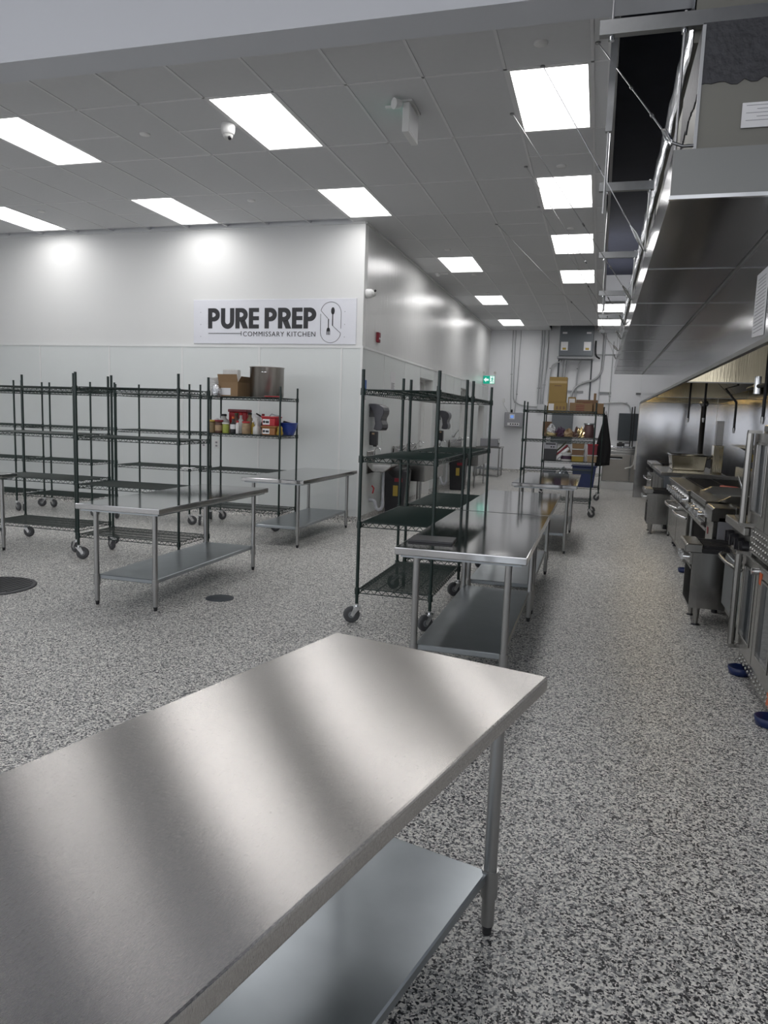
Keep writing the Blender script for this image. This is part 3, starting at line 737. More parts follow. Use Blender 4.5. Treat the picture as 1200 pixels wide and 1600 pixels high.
towel_dispenser('dark paper towel dispenser farther down beside the second sink', 15.9, 1.36)
def soap(label, y, z):
    t = thing('soap_dispenser', label, 'dispenser', (XW + .008, y, z))
    B(0, .11, -.06, .06, 0, .21).build('body', 'black_plastic', t, bevel=.015, seg=2); B(.04, .08, -.0615, -.06, .165, .19).build('sticker', 'tan_food', t)
    B(.05, .1, -.02, .02, -.02, 0).build('nozzle', 'black', t)
soap('black soap dispenser below the nearest towel dispenser', 10.84, 1.15); soap('black soap dispenser below the farther towel dispenser', 15.86, 1.12)
def hand_sink(label, y):
    t = thing('hand_sink', label, 'sink', (XW + .008, y, 0))
    B(0, .02, -.2, .2, .72, 1.06).build('backsplash', 'steel', t, bevel=.004)
    bs = MB(); W_, D_ = .21, .40
    bs.prism([(.02, .88), (D_, .88), (D_, .845), (D_ - .06, .80), (D_ - .12, .755), (.12, .755), (.06, .80), (.02, .845)], -W_, W_, 'y')
    bs.build('basin', 'steel', t, bevel=.01)
    B(.07, D_ - .04, -W_ + .04, W_ - .04, .88, .884).build('bowl_opening', 'steel_dark', t)
    MB().tube([(.05, 0, .98), (.06, 0, 1.06), (.09, 0, 1.11), (.13, 0, 1.115), (.165, 0, 1.09), (.17, 0, 1.06)], .009, 8).build('faucet', 'chrome', t)
    for s in (-.07, .07): MB().cyl((.02, s, .98), (.07, s, .985), .014).build('tap', 'chrome', t)
    MB().cyl((.22, 0, .755), (.22, 0, .27), .022).build('tailpiece', 'pvc', t)
    MB().tube([(.22, 0, .30), (.22, 0, .22), (.20, 0, .17), (.16, 0, .16), (.12, 0, .18), (.105, 0, .24), (.09, 0, .29), (.05, 0, .30), (0, 0, .30)], .027, 12).build('p_trap', 'pvc', t)
    MB().tube([(.015, .08, .52), (.05, .08, .48), (.04, .05, .40)], .012, 8).build('valve', 'red', t)
hand_sink('small wall-mounted hand sink nearest the corner with grey drain trap', 10.86); hand_sink('small wall-mounted hand sink beside the farther towel dispenser', 15.85)
def bin_(label, x, y, h=.74):
    t = thing('garbage_bin', label, 'bin', (x, y, 0))
    MB().prism([(-.15, 0), (.15, 0), (.19, h), (-.19, h)], -.17, .17, 'y').build('body', 'black_plastic', t, bevel=.02, seg=2)
    MB().lathe([(.17, h - .12), (.215, h - .02), (.20, h + .03), (.16, h + .05), (.12, h + .01), (0, h - .04)], n=14).build('liner_bag', 'black', t)
    B(-.02, .06, -.1855, -.18, .33, .50).build('yellow_label', 'yellow', t); B(.0, .13, -.186, -.18, .56, .62).build('red_lettering', 'dark_red', t)
bin_('black garbage bin with yellow label under the nearest hand sink', -3.08, 11.55); bin_('black garbage bin beside the farther hand sink', -2.98, 16.5, .8)
def comp_sink(label, y0, y1, n, xf=-2.76):
    t = thing('pot_sink', label, 'sink', (XW + .02, y0, 0)); L_ = y1 - y0; D_ = xf - XW - .02
    B(0, .03, 0, L_, .86, 1.10).build('backsplash', 'steel', t, bevel=.006)
    B(.0, .05, 0, .03, .86, 1.06).build('splash_end', 'steel', t)
    w = L_ / n
    for k in range(n):
        b_ = MB(); a0, a1 = k * w + .012, (k + 1) * w - .012
        b_.box(.03, D_, a0, a1, .52, .54).box(.03, .045, a0, a1, .54, .88).box(D_ - .015, D_, a0, a1, .54, .88).box(.045, D_ - .015, a0, a0 + .015, .54, .88).box(.045, D_ - .015, a1 - .015, a1, .54, .88)
        b_.build('basin', 'steel', t)
        MB().tube([(.03, (a0 + a1) / 2, 1.02), (.08, (a0 + a1) / 2, 1.03), (.18, (a0 + a1) / 2, 1.17), (.26, (a0 + a1) / 2, 1.13)], .011, 8).build('faucet', 'chrome', t)
    MB().box(.0, D_ + .02, -.01, .012, .86, .9).box(.0, D_ + .02, L_ - .012, L_ + .01, .86, .9).box(D_, D_ + .02, .012, L_ - .012, .86, .9).build('rim', 'steel', t)
    for y in (.08, L_ - .08):
        for x in (.1, D_ - .08): MB().cyl((x, y, 0), (x, y, .53), .02).build('leg', 'leg_steel', t)
comp_sink('deep steel pot sink on the side wall seen through the near rack', 12.1, 13.7, 2)
comp_sink('steel sink on legs farther down the side wall', 17.0, 18.6, 2, -2.62)
# prep table with slicer before the far corner
t = thing('steel_stand', 'low steel stand in the far corner below the control box', 'stand', (-2.95, 21.3, 0))
B(-.35, .35, -.4, .4, .80, .84).build('top', 'steel', t); B(-.33, .33, -.38, .38, .2, .23).build('undershelf', 'galv', t)
for sx in (-1, 1):
    for sy in (-1, 1): MB().cyl((sx * .31, sy * .36, 0), (sx * .31, sy * .36, .8), .02).build('leg', 'leg_steel', t)
t = thing('food_slicer', 'grey boxy kitchen machine on the far corner stand', 'machine', (-2.95, 21.2, .84))
B(-.25, .25, -.2, .2, 0, .24).build('housing', 'control_box', t, bevel=.015); MB().cyl((.25, -.1, .12), (.3, -.1, .12), .05).build('knob', 'chrome', t); MB().tube([(.25, -.15, .2), (.31, -.16, .12), (.3, -.16, -.08)], .014).build('cord', 'paper', t)
t = thing('faucet_sprayer', 'long chrome swing faucet on the side wall behind the near rack', 'faucet', (XW + .01, 17.4, 1.18))
MB().tube([(0, 0, 0), (.06, 0, .0), (.2, -.5, .1), (.34, -1.0, .16)], .014, 8).build('spout', 'chrome', t); MB().cyl((.0, 0, 0), (.08, 0, 0), .03).build('body', 'chrome', t)

# ------------------------------------------------------------------ hood, plenum and everything hung over it
PX, PZ, PZT, PY0, PY1 = .26, 2.70, 2.925, 3.99, 17.25
HX, HZ = .85, 2.10
pl = thing('supply_plenum', 'long stainless supply plenum along the front of the hood', 'duct', (0, 0, 0))
B(PX, PX + .02, PY0 + .01, PY1, PZ, PZT).build('front_face', 'steel_mirror', pl)
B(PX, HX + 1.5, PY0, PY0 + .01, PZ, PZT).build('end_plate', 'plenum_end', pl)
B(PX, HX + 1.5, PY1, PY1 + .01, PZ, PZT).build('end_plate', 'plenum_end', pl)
B(PX + .02, HX + 1.5, PY0 + .01, PY1, PZT - .01, PZT).build('top_sheet', 'steel_dark', pl)
B(PX - .006, PX + 1.0, PY0 - .006, PY0 + .02, PZ - .006, PZ + .012).build('edge_trim', 'chrome', pl)
B(HX - .014, HX, PY0 + .02, PY1, PZ - .012, PZ - .0045).build('junction_angle', 'strut', pl)
ysl = [PY0 + .01, 5.70, 7.25, 8.8, 10.35, 11.9, 13.45, 15.0, 16.2, PY1]
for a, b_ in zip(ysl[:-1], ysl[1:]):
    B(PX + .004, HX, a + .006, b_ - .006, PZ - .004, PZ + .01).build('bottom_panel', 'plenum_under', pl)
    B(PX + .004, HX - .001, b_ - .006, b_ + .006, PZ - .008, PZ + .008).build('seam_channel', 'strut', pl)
hd = thing('exhaust_hood', 'stainless canopy exhaust hood above the whole cooking line', 'hood', (0, 0, 0))
for a, b_ in ((4.3, 9.0), (9.0, 13.9), (13.9, 17.2)):
    B(HX, HX + .015, a, b_ - .003, HZ, PZ - .004).build('front_panel', 'steel_mirror', hd)
    B(HX + .015, XR - .01, b_ - .02, b_, HZ, PZ - .01).build('divider', 'hood_in', hd)
    B(HX + .015, XR - .01, b_ - .035, b_ + .003, HZ - .012, HZ).build('divider_lip', 'strut', hd)
    B(HX + .015, XR - .01, a, b_ - .02, PZ - .03, PZ - .01).build('canopy_roof', 'steel_dark', hd)
    flt = MB(); n_ = int((b_ - a) / .5)
    for k in range(n_):
        y = a + (b_ - a - .04) * k / n_
        MB().prism([(1.75, HZ + .42), (1.80, HZ + .40), (XR - .25, HZ + .08), (XR - .3, HZ + .06)], y + .01, y + (b_ - a - .04) / n_ - .01, 'y').build('filter', 'steel_dark', hd)
B(HX - .004, HX + .03, 4.3, 17.2, HZ - .03, HZ).build('drip_lip', 'steel_dark', hd)
B(HX, XR - .01, 17.17, 17.2, 0, HZ - .013).build('end_wall', 'steel_mirror', hd)
B(HX - .012, HX, 17.15, 17.21, 0, HZ - .03).build('end_wall_trim', 'steel', hd)
for k, y in enumerate((7.4, 8.5, 12.2, 13.4, 15.6, 16.7)):
    lm = thing('added_hood_lamp', ('second ', 'first ')[k % 2] + ('added unseen lamp inside the near hood bay', 'added unseen lamp inside the middle hood bay', 'added unseen lamp inside the far hood bay')[k // 2], 'lamp', (1.08, y, PZ - .03), 0, 'added hood lamps')  # lamps added out of sight above the lip to streak the dividers warm
    MB().lathe([(.07, 0), (.07, -.03), (.05, -.04)], n=16).build('base', 'chrome', lm)
    MB().lathe([(.045, -.04), (.06, -.08), (.06, -.14), (.035, -.19), (0, -.2)], n=16).build('globe', 'added_bulb', lm)
# upper body with mastic, label sheet, foil duct
ub = thing('hood_collar', 'tan insulated duct enclosure on top of the plenum with tar smears', 'duct', (0, 0, 0))
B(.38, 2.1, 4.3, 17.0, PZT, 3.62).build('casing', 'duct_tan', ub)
random.seed(3)
def jag(x0, x1, n, z, amp):
    return [(x0 + (x1 - x0) * k / n, z + random.uniform(-amp, amp)) for k in range(n + 1)]
poly = jag(.375, 1.6, 40, 3.34, .014); MB().prism(poly + [(1.6, 3.63), (.375, 3.63)], 4.292, 4.3, 'y').build('mastic_band', 'mastic', ub)
for y0, y1, zz in ((4.3, 5.2, 3.3), (5.6, 6.6, 3.28), (7.6, 8.5, 3.3), (9.4, 10.2, 3.25), (11.4, 12.4, 3.3), (14, 15, 3.25)):
    poly = jag(y0, y1, 24, zz, .03); MB().prism(poly + [(y1, 3.62), (y0, 3.62)], .372, .38, 'x').build('mastic_band', 'mastic', ub)
B(.372, .388, 4.286, 4.299, PZT + .02, 3.62).build('corner_angle', 'conduit', ub)
t = thing('spec_sheet', 'white printed specification sheet stuck on the tan duct end', 'label', (.80, 4.291, 3.17))
B(-.21, .45, -.003, 0, -.06, .06).build('sheet', 'paper', t)
g = MB()
for k in range(5): g.box(-.19 + .05 * (k % 2), .02 + .06 * (k % 3), -.004, -.003, .045 - k * .018, .0475 - k * .018)
g.box(-.08, .4, -.0045, -.003, -.040, -.035).build('print', 'ink_grey', t)
fd_ = thing('foil_duct', 'foil-faced duct hanging above the hood along the open ceiling slot', 'duct', (0, 0, 0))
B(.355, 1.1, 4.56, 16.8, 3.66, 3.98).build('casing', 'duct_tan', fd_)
zz_ = MB(); nn = 60
vs_ = []; fs_ = []
for k in range(nn + 1):
    y = 4.56 + (16.8 - 4.56) * k / nn; w = .006 * math.sin(k * 2.1)
    vs_ += [(.350 + w, y, 3.655), (.346 - w, y, 3.85), (.350 + w, y, 3.985), (.356, y, 3.985), (.356, y, 3.655)]
for k in range(nn):
    for q in range(5): fs_.append((k * 5 + q, k * 5 + (q + 1) % 5, k * 5 + 5 + (q + 1) % 5, k * 5 + 5 + q))
zz_.add(vs_, fs_, True); zz_.build('foil_facing', 'foil', fd_)
for k, y in enumerate((6.1, 8.0, 9.9, 11.8, 13.7, 15.6)): B(.352, 1.11, y - .03, y + .03, 3.645, 3.66).build('duct_joint', 'strut', fd_)
# unistrut trapezes
STR = [4.5, 7.35, 10.2, 13.1, 15.9, 18.4]
NTH = ['nearest', 'second', 'third', 'fourth', 'fifth', 'farthest']
for k, y in enumerate(STR):
    t = thing('strut_hanger', NTH[k] + ' galvanized strut channel crossing the ceiling slot above the hood', 'hanger', (0, y, 3.73), 0, 'strut hangers')
    x1 = .335 if k else 2.3
    MB().box(-.14, x1, -.024, .024, -.02, -.012).box(-.14, x1, -.024, -.016, -.012, .055).box(-.14, x1, .016, .024, -.012, .055).box(-.14, x1, -.016, -.008, .049, .055).box(-.14, x1, .008, .016, .049, .055).build('channel', 'strut', t)
    top = (5.9 if k else 3.98) - 3.73 if k else .27
    MB().cyl((-.075, 0, -.05), (-.075, 0, 2.1 if k else .27), .008, n=8).build('threaded_rod', 'cable', t)
    MB().cyl((.30, 0, .07), (.30, 0, PZT - 3.73 + .02), .008, n=8).build('threaded_rod', 'cable', t)
    for x in (-.075, .30): MB().cyl((x, 0, -.045), (x, 0, -.021), .018, n=6).build('nut', 'chrome', t)
    B(.265, .345, -.035, .035, PZT - 3.73, PZT - 3.73 + .008).build('foot_bracket', 'strut', t)
t = thing('vertical_strut', 'thin vertical strut rail at the edge of the ceiling slot', 'hanger', (0, 0, 0))
MB().box(-.085, -.045, 5.15, 5.19, 3.45, 4.35).build('channel', 'strut', t); MB().cyl((-.065, 5.17, 2.95), (-.065, 5.17, 3.46), .007, n=8).build('rod', 'cable', t)
t = thing('slot_rail', 'long galvanized rail running along the slot edge', 'rail', (0, 0, 0)); B(-.07, -.04, 5.0, 17.9, 4.15, 4.2).build('rail', 'strut', t)
# seismic cables
CAB = [((-.19, 5.87, ZC), (.25, 4.02, 2.97)), ((-.60, 6.15, ZC), (.25, 6.3, 2.96)), ((-.93, 7.0, ZC), (.25, 8.7, 2.96)), ((-.94, 8.42, ZC), (.25, 10.8, 2.96)),
       ((-.92, 9.97, ZC), (.25, 12.6, 2.96)), ((-1.56, 10.73, ZC), (.25, 14.6, 2.96)), ((-.6, 12.4, ZC), (.25, 16.4, 2.96))]
CN = ['nearest cable, ending in a loop at the tan duct', 'second cable, crossing the biggest light panel', 'third cable from the front', 'fourth cable from the front', 'fifth cable from the front', 'sixth cable from the front', 'farthest cable']
for (a, b_), l in zip(CAB, CN):
    t = thing('brace_cable', 'thin steel brace wire: ' + l, 'cable', a, 0, 'brace cables'); A = Vector(a); D_ = Vector(b_) - A
    MB().cyl((0, 0, 0), D_, .0042, n=6).build('wire', 'cable', t)
    MB().cyl((0, 0, -.01), (0, 0, .0), .02, n=10).build('anchor', 'strut', t)
    for f in (.55, .8): MB().cyl(D_ * f - D_.normalized() * .02, D_ * f + D_.normalized() * .02, .009, n=8).build('clamp', 'strut', t)
    e = D_; s_ = Vector((.0, .0, .02)); b1 = e - D_.normalized() * .22
    MB().tube([b1, b1.lerp(e, .4) + s_, e + s_ * .6, e - s_ * .6, b1.lerp(e, .4) - s_, b1], .006, 6).build('loop', 'chrome', t)
    MB().tube([e, e + Vector((.05, .0, -.02)), e + Vector((.10, 0, -.02))], .008, 6).build('hook_plate', 'strut', t)
# notice on hood
t = thing('hood_notice', 'white printed sheet taped on the hood front panel', 'notice', (HX - .002, 4.77, 2.31))
MB().prism([(-.17, -.19), (.17, -.17), (.165, .19), (-.15, .19)], -.002, 0, 'x').build('sheet', 'paper', t)
g = MB()
for k in range(16): g.box(-.0035, -.002, -.12 + .02 * (k < 3), .13 - .02 * (k < 3), .15 - k * .02, .153 - k * .02)
g.build('print', 'ink_grey', t)
# suppression pipes under the hood
SP = [('first', [(1.25, 11.6, 2.65), (1.25, 11.6, 1.72)]), ('second', [(1.33, 10.6, 2.65), (1.33, 10.6, 1.72)]), ('third', [(1.55, 9.6, 2.65), (1.55, 9.6, 2.1), (1.42, 9.6, 2.06), (1.55, 9.6, 1.9), (1.55, 9.6, 1.6)]), ('fourth', [(1.32, 6.85, 2.65), (1.32, 6.85, 1.70)]), ('fifth', [(1.62, 7.8, 2.65), (1.62, 7.8, 1.95)])]
for n, pts in SP:
    t = thing('drop_pipe', 'black iron drop pipe under the hood, ' + n + ' from the far end', 'pipe', (0, 0, 0), 0, 'suppression drop pipes')
    MB().tube(pts, .014, 8).build('pipe', 'iron', t); e = pts[-1]
    MB().cyl((e[0], e[1], e[2] - .06), e, .012, .02, 10).build('nozzle', 'chrome', t)
t = thing('supply_pipe', 'horizontal black pipe with tee fitting under the near hood', 'pipe', (0, 0, 0)); MB().tube([(1.45, 6.4, 1.98), (1.30, 7.1, 1.965), (1.30, 7.5, 1.96)], .018, 8).build('pipe', 'iron', t)
MB().cyl((1.30, 7.1, 1.9), (1.30, 7.1, 2.05), .028, n=10).build('tee', 'chrome', t)
t = thing('riser_pipe', 'thick black pipe rising behind the far fryer column', 'pipe', (0, 0, 0)); MB().tube([(1.9, 15.2, 1.0), (1.95, 15.6, 1.9), (1.95, 15.6, 2.0)], .05, 10).build('pipe', 'iron', t); MB().lathe([(.07, 0), (.09, .04), (.07, .1), (0, .11)], (1.95, 15.6, 2.0), 14).build('cap', 'strut', t)
t = thing('wall_shelf', 'steel wall shelf behind the cooking line', 'shelf', (0, 0, 0)); B(2.0, XR - .01, 8.0, 12.6, 1.32, 1.345).build('board', 'steel', t)
for y in (8.4, 10.3, 12.2): MB().prism([(2.05, 1.32), (XR - .01, 1.32), (XR - .01, 1.12)], y - .01, y + .01, 'y').build('bracket', 'steel', t)

# ------------------------------------------------------------------ cooking line (fronts face -X, towards the aisle)
# double convection oven
ov = thing('double_oven', 'tall double convection oven with glass doors at the right frame edge', 'oven', (1.03, 4.23, 0))
OW, OD = 1.04, .92
B(0, OD, 0, OW, .17, .80).build('lower_cavity', 'steel', ov, bevel=.004); B(0, OD, 0, OW, .98, 1.58).build('upper_cavity', 'steel', ov, bevel=.004)
B(.0, OD, 0, OW, 1.58, 1.625).build('top_cap', 'steel', ov, bevel=.004)
def vent(z0, z1, name):
    p = B(-.02, OD, 0, OW, z0, z1).build(name, 'steel', ov, bevel=.004); d = MB(); r = 0; z = z0 + .028
    while z < z1 - .015:
        y = .06 + .033 * (r % 2)
        while y < OW - .03:
            d.cyl((-.0265, y, z), (-.019, y, z), .006, .013, 8); y += .066
        z += .038; r += 1
    d.build('dimples', 'steel', p)
vent(.80, .978, 'control_vent'); vent(.05, .168, 'base_vent')
for z0, z1 in ((.185, .785), (.995, 1.57)):
    for y0, y1 in ((.01, .515), (.525, 1.03)):
        d = thing('door', None, None); d.parent = ov
        fr = MB().box(-.05, -.004, y0, y1, z0, z0 + .09).box(-.05, -.004, y0, y1, z1 - .07, z1).box(-.05, -.004, y0, y0 + .1, z0 + .09, z1 - .07).box(-.05, -.004, y1 - .1, y1, z0 + .09, z1 - .07)
        bpy.data.objects.remove(d)
        d = fr.build('door', 'steel', ov)
        B(-.04, -.012, y0 + .1, y1 - .1, z0 + .09, z1 - .07).build('glass_pane', 'glass_dark', d)
        g = MB().box(-.055, -.05, y0 + .085, y0 + .1, z0 + .075, z1 - .055).box(-.055, -.05, y1 - .1, y1 - .085, z0 + .075, z1 - .055).box(-.055, -.05, y0 + .1, y1 - .1, z0 + .075, z0 + .09).box(-.055, -.05, y0 + .1, y1 - .1, z1 - .07, z1 - .055)
        g.build('pane_frame', 'steel', d, bevel=.002)
    MB().cyl((-.085, .995, z0 - .01), (-.085, .995, z1 + .005), .022, n=16).build('door_handle', 'steel', ov)
    MB().box(-.10, -.02, .97, 1.02, z0 - .03, z0 - .005).box(-.10, -.02, .97, 1.02, z1 + .0, z1 + .02).build('handle_bracket', 'steel', ov)
B(-.053, -.05, .44, .50, .69, .76).build('sticker', 'orange', ov); B(-.0235, -.02, .10, .17, .07, .15).build('sticker', 'orange', ov)
MB().cyl((-.05, .62, .74), (-.075, .62, .74), .02).build('latch', 'chrome', ov)
for x in (.05, .8):
    for y in (.06, .96):
        f = MB().cyl((x, y, .015), (x, y, .05), .03, n=14).build('foot', 'black_plastic', ov)
for y in (.04, .90):
    c = MB().lathe([(.045, 0), (.065, .004), (.075, .05), (.068, .052), (.055, .012), (0, .01)], (-.03, y, 0), 18).build('caster_cup', 'blue', ov)
# range with black knobs and oven door
rk = thing('knob_range', 'range with big black knobs next to the double oven', 'range', (1.03, 5.30, 0))
B(.0, .85, 0, .74, .2, .89).build('body', 'steel_dark', rk, bevel=.004); B(-.055, .85, 0, .74, .892, .95).build('top_tray', 'steel', rk, bevel=.006)
B(.0, .75, .05, .69, .951, .957).build('top_plate', 'steel_dark', rk)
for y in (.10, .27, .47, .67):
    k_ = MB().cyl((-.045, y, .80), (-.003, y, .80), .042, .046, 16).build('knob', 'black_plastic', rk); B(-.06, -.045, y - .012, y + .012, .76, .84).build('grip', 'black_plastic', k_)
B(-.03, -.002, .02, .72, .70, .715).build('ledge', 'steel', rk)
B(-.035, -.002, .03, .71, .27, .66).build('oven_door', 'galv', rk, bevel=.006)
MB().tube([(-.035, .04, .655), (-.07, .06, .66), (-.10, .2, .665), (-.105, .37, .665), (-.10, .55, .665), (-.07, .68, .66), (-.035, .70, .655)], .014, 10).build('oven_handle', 'steel', rk)
B(-.04, -.035, .05, .10, .56, .65).build('sticker', 'paper', rk)
for y in (.06, .68):
    for x in (.06, .8): MB().cyl((x, y, 0), (x, y, .2), .022, n=12).build('leg', 'foot_dark', rk)
# stock pot ranges
def stock_range(label, x, y):
    t = thing('stockpot_range', label, 'range', (x, y, 0)); W_, D_ = .45, .58
    bd = MB().box(.02, D_, 0, .012, .15, .60).box(.02, D_, W_ - .012, W_, .15, .60).box(D_ - .012, D_, .012, W_ - .012, .15, .60).box(.02, D_ - .012, .012, W_ - .012, .15, .165)
    bd.build('body', 'steel', t); B(.03, D_ - .02, .015, W_ - .015, .52, .595).build('burner_box', 'black', t); B(.12, .14, .012, W_ - .012, .165, .52).build('inner_baffle', 'black', t)
    B(.0, .02, 0, W_, .50, .60).build('control_panel', 'steel', t, bevel=.003)
    MB().prism([(-.04, .60), (-.045, .655), (-.03, .67), (.09, .67), (.09, .60)], 0, W_, 'y').build('front_ledge', 'steel', t, bevel=.006)
    g = MB().box(.09, D_, 0, W_, .60, .635)
    for k in range(7): g.box(.10, D_ - .02, .03 + k * .062, .045 + k * .062, .635, .662)
    for k in range(4): g.box(.12 + k * .14, .14 + k * .14, .02, W_ - .02, .635, .655)
    g.lathe([(.05, .635), (.12, .64), (.12, .655), (.05, .655)], (.34, W_ / 2, 0), 16)
    g.build('cast_grate', 'iron', t)
    for k in range(3):
        q = MB().cyl((-.045, .10 + k * .12, .55), (0, .10 + k * .12, .55), .022, .026, 12).box(-.06, -.045, .092 + k * .12, .108 + k * .12, .525, .575); q.build('knob', 'chrome', t)
    MB().cyl((.02, .02, .47), (.02, W_ - .02, .47), .01, n=8).build('drip_tray_pull', 'steel', t)
    for xx in (.09, D_ - .08):
        for yy in (.06, W_ - .06):
            l = MB().cyl((xx, yy, .012), (xx, yy, .15), .018, .028, 14).build('leg', 'steel', t); MB().lathe([(.034, 0), (.034, .006), (.02, .012)], (xx, yy, 0), 14).build('foot', 'foot_dark', l)
stock_range('low stockpot burner with black grate nearest the double oven', .78, 6.27)
stock_range('low stockpot burner farther along the cooking line', .76, 11.48)
# deep fryer
fr = thing('deep_fryer', 'stainless deep fryer with a basket handle sticking up', 'fryer', (1.0, 6.76, 0)); W_ = .40
B(.04, .75, 0, W_, .12, .84).build('cabinet', 'control_box', fr, bevel=.004)
B(.0, .038, .01, W_ - .01, .14, .80).build('door', 'steel', fr, bevel=.004); B(-.003, 0, .25, .31, .66, .72).build('sticker', 'dark_red', fr)
MB().prism([(-.02, .80), (-.02, .90), (.0, .92), (.17, .92), (.17, .80)], 0, W_, 'y').build('front_header', 'steel', fr, bevel=.004)
tk = MB().box(.17, .75, 0, .03, .84, .93).box(.17, .75, W_ - .03, W_, .84, .93).box(.17, .21, .03, W_ - .03, .84, .93).box(.66, .75, .03, W_ - .03, .84, .93); tk.build('tank_rim', 'steel', fr, bevel=.003)
B(.21, .66, .03, W_ - .03, .845, .86).build('tank_floor', 'steel_dark', fr); B(.75, .80, 0, W_, .4, 1.12).build('flue', 'steel', fr)
for y in (.06, W_ - .06):
    for x in (.08, .68): MB().cyl((x, y, 0), (x, y, .12), .025, n=12).build('leg', 'foot_dark', fr)
bk = thing('fry_basket', 'wire fry basket with upright handle hooked on the fryer', 'basket', (1.36, 6.86, .862))
w = MB()
for k in range(6):
    w.cyl((-.1, k * .03, 0), (-.1, k * .03, .1), .002, n=4).cyl((.1, k * .03, 0), (.1, k * .03, .1), .002, n=4).cyl((-.1, k * .03, 0), (.1, k * .03, 0), .002, n=4)
for k in range(7): w.cyl((-.1 + k * .033, 0, 0), (-.1 + k * .033, .15, 0), .002, n=4).cyl((-.1 + k * .033, 0, 0), (-.1 + k * .033, 0, .1), .002, n=4).cyl((-.1 + k * .033, .15, 0), (-.1 + k * .033, .15, .1), .002, n=4)
w.build('mesh_basket', 'chrome', bk)
MB().tube([(-.09, .05, .1), (-.12, .05, .2), (-.16, .05, .3), (-.165, .08, .33), (-.16, .11, .3), (-.12, .11, .2), (-.09, .11, .1)], .005, 6).build('handle', 'chrome', bk)
# griddle on stand
gr = thing('griddle', 'counter griddle with chrome knobs on a steel stand', 'griddle', (1.0, 7.25, 0)); W_ = 1.12
B(.05, .75, 0, W_, .735, .87).build('body', 'steel_dark', gr, bevel=.004)
MB().prism([(.05, .735), (.0, .735), (.0, .84), (.05, .87)], 0, W_, 'y').build('control_panel', 'steel', gr)
B(-.01, .16, 0, W_, .872, .93).build('front_ledge', 'steel', gr, bevel=.006); B(.16, .70, .02, W_ - .02, .872, .905).build('griddle_plate', 'steel_dark', gr)
for yy in (0, W_ - .015): MB().prism([(.10, .93), (.20, .985), (.75, .985), (.75, .87), (.10, .87)], yy, yy + .015, 'y').build('side_splash', 'steel', gr)
B(.735, .75, .015, W_ - .015, .87, 1.03).build('back_splash', 'steel', gr)
for k in range(4):
    q = MB().cyl((-.05, .14 + k * .27, .79), (0, .14 + k * .27, .79), .026, .03, 12).box(-.07, -.05, .13 + k * .27, .15 + k * .27, .76, .82); q.build('knob', 'chrome', gr)
B(-.03, .05, .03, W_ - .03, .70, .73).build('grease_drawer', 'steel', gr, bevel=.003)
def stand(label, x, y0, y1, z, d=.70, sz=.18, lip=True):
    t = thing('equipment_stand', label, 'stand', (x, y0, 0)); L_ = y1 - y0
    B(0, d, 0, L_, z - .04, z).build('top', 'steel', t, bevel=.012, seg=2); B(.03, d - .03, .03, L_ - .03, sz - .03, sz).build('undershelf', 'galv', t, bevel=.004)
    for xx in (.03, d - .03):
        for yy in (.03, L_ - .03):
            l = MB().cyl((xx, yy, .03), (xx, yy, z - .04), .019, n=12).build('leg', 'leg_steel', t); MB().cyl((xx, yy, 0), (xx, yy, .03), .014, .02, 10).build('foot', 'foot_dark', l)
stand('steel equipment stand carrying the griddle', 1.0, 7.2, 8.42, .695)
stand('small steel equipment stand between the six-burner range and stockpot burner', 1.06, 10.62, 11.42, .50, .55)
for k in range(3):
    tag(B(-.2, .2, -.22, .22, 0, .02).build('sheet_pan', 'galv', None, (1.33, 11.02, .502 + k * .026), bevel=.004), ('bottom', 'middle', 'top')[k] + ' sheet pan of the short stack on the small stand', 'pan', 'stacked sheet pans')
tag(B(-.25, .25, -.25, .25, 0, .06).build('steam_pan', 'steel', None, (1.35, 8.05, .183), bevel=.01), 'shallow steel pan on the shelf below the griddle', 'pan')
# six burner range
sx = thing('six_burner_range', 'six-burner range with black grates and oven below', 'range', (1.0, 8.50, 0)); W_ = 2.05
B(.03, .80, 0, W_, .12, .86).build('body', 'steel_dark', sx, bevel=.004); MB().prism([(.03, .72), (-.01, .735), (-.01, .86), (.03, .875)], 0, W_, 'y').build('control_panel', 'steel', sx)
B(-.04, .16, 0, W_, .876, .92).build('front_ledge', 'steel', sx, bevel=.006)
for yy in (0, W_ - .015): MB().prism([(.10, .92), (.2, .97), (.80, .97), (.80, .862), (.10, .862)], yy, yy + .015, 'y').build('side_splash', 'steel', sx)
for k in range(6):
    for r in range(2):
        y0_, x0_ = .06 + k * .325, .18 + r * .30; g = MB()
        for q in range(5): g.box(x0_ + .01, x0_ + .28, y0_ + .02 + q * .065, y0_ + .032 + q * .065, .895, .925)
        g.box(x0_, x0_ + .015, y0_, y0_ + .31, .88, .92).box(x0_ + .275, x0_ + .29, y0_, y0_ + .31, .88, .92).lathe([(.03, .87), (.06, .87), (.06, .895), (.03, .9)], (x0_ + .145, y0_ + .155, 0), 12)
        g.build('burner_grate', 'iron', sx)
B(.16, .78, .03, W_ - .03, .862, .875).build('spill_tray', 'black', sx); B(.765, .80, .02, W_ - .02, .86, 1.1).build('back_guard', 'steel', sx)
for k in range(8):
    q = MB().cyl((-.055, .2 + k * .235, .80), (-.01, .2 + k * .235, .80), .024, .03, 12).box(-.075, -.055, .19 + k * .235, .21 + k * .235, .765, .835); q.build('knob', 'chrome', sx)
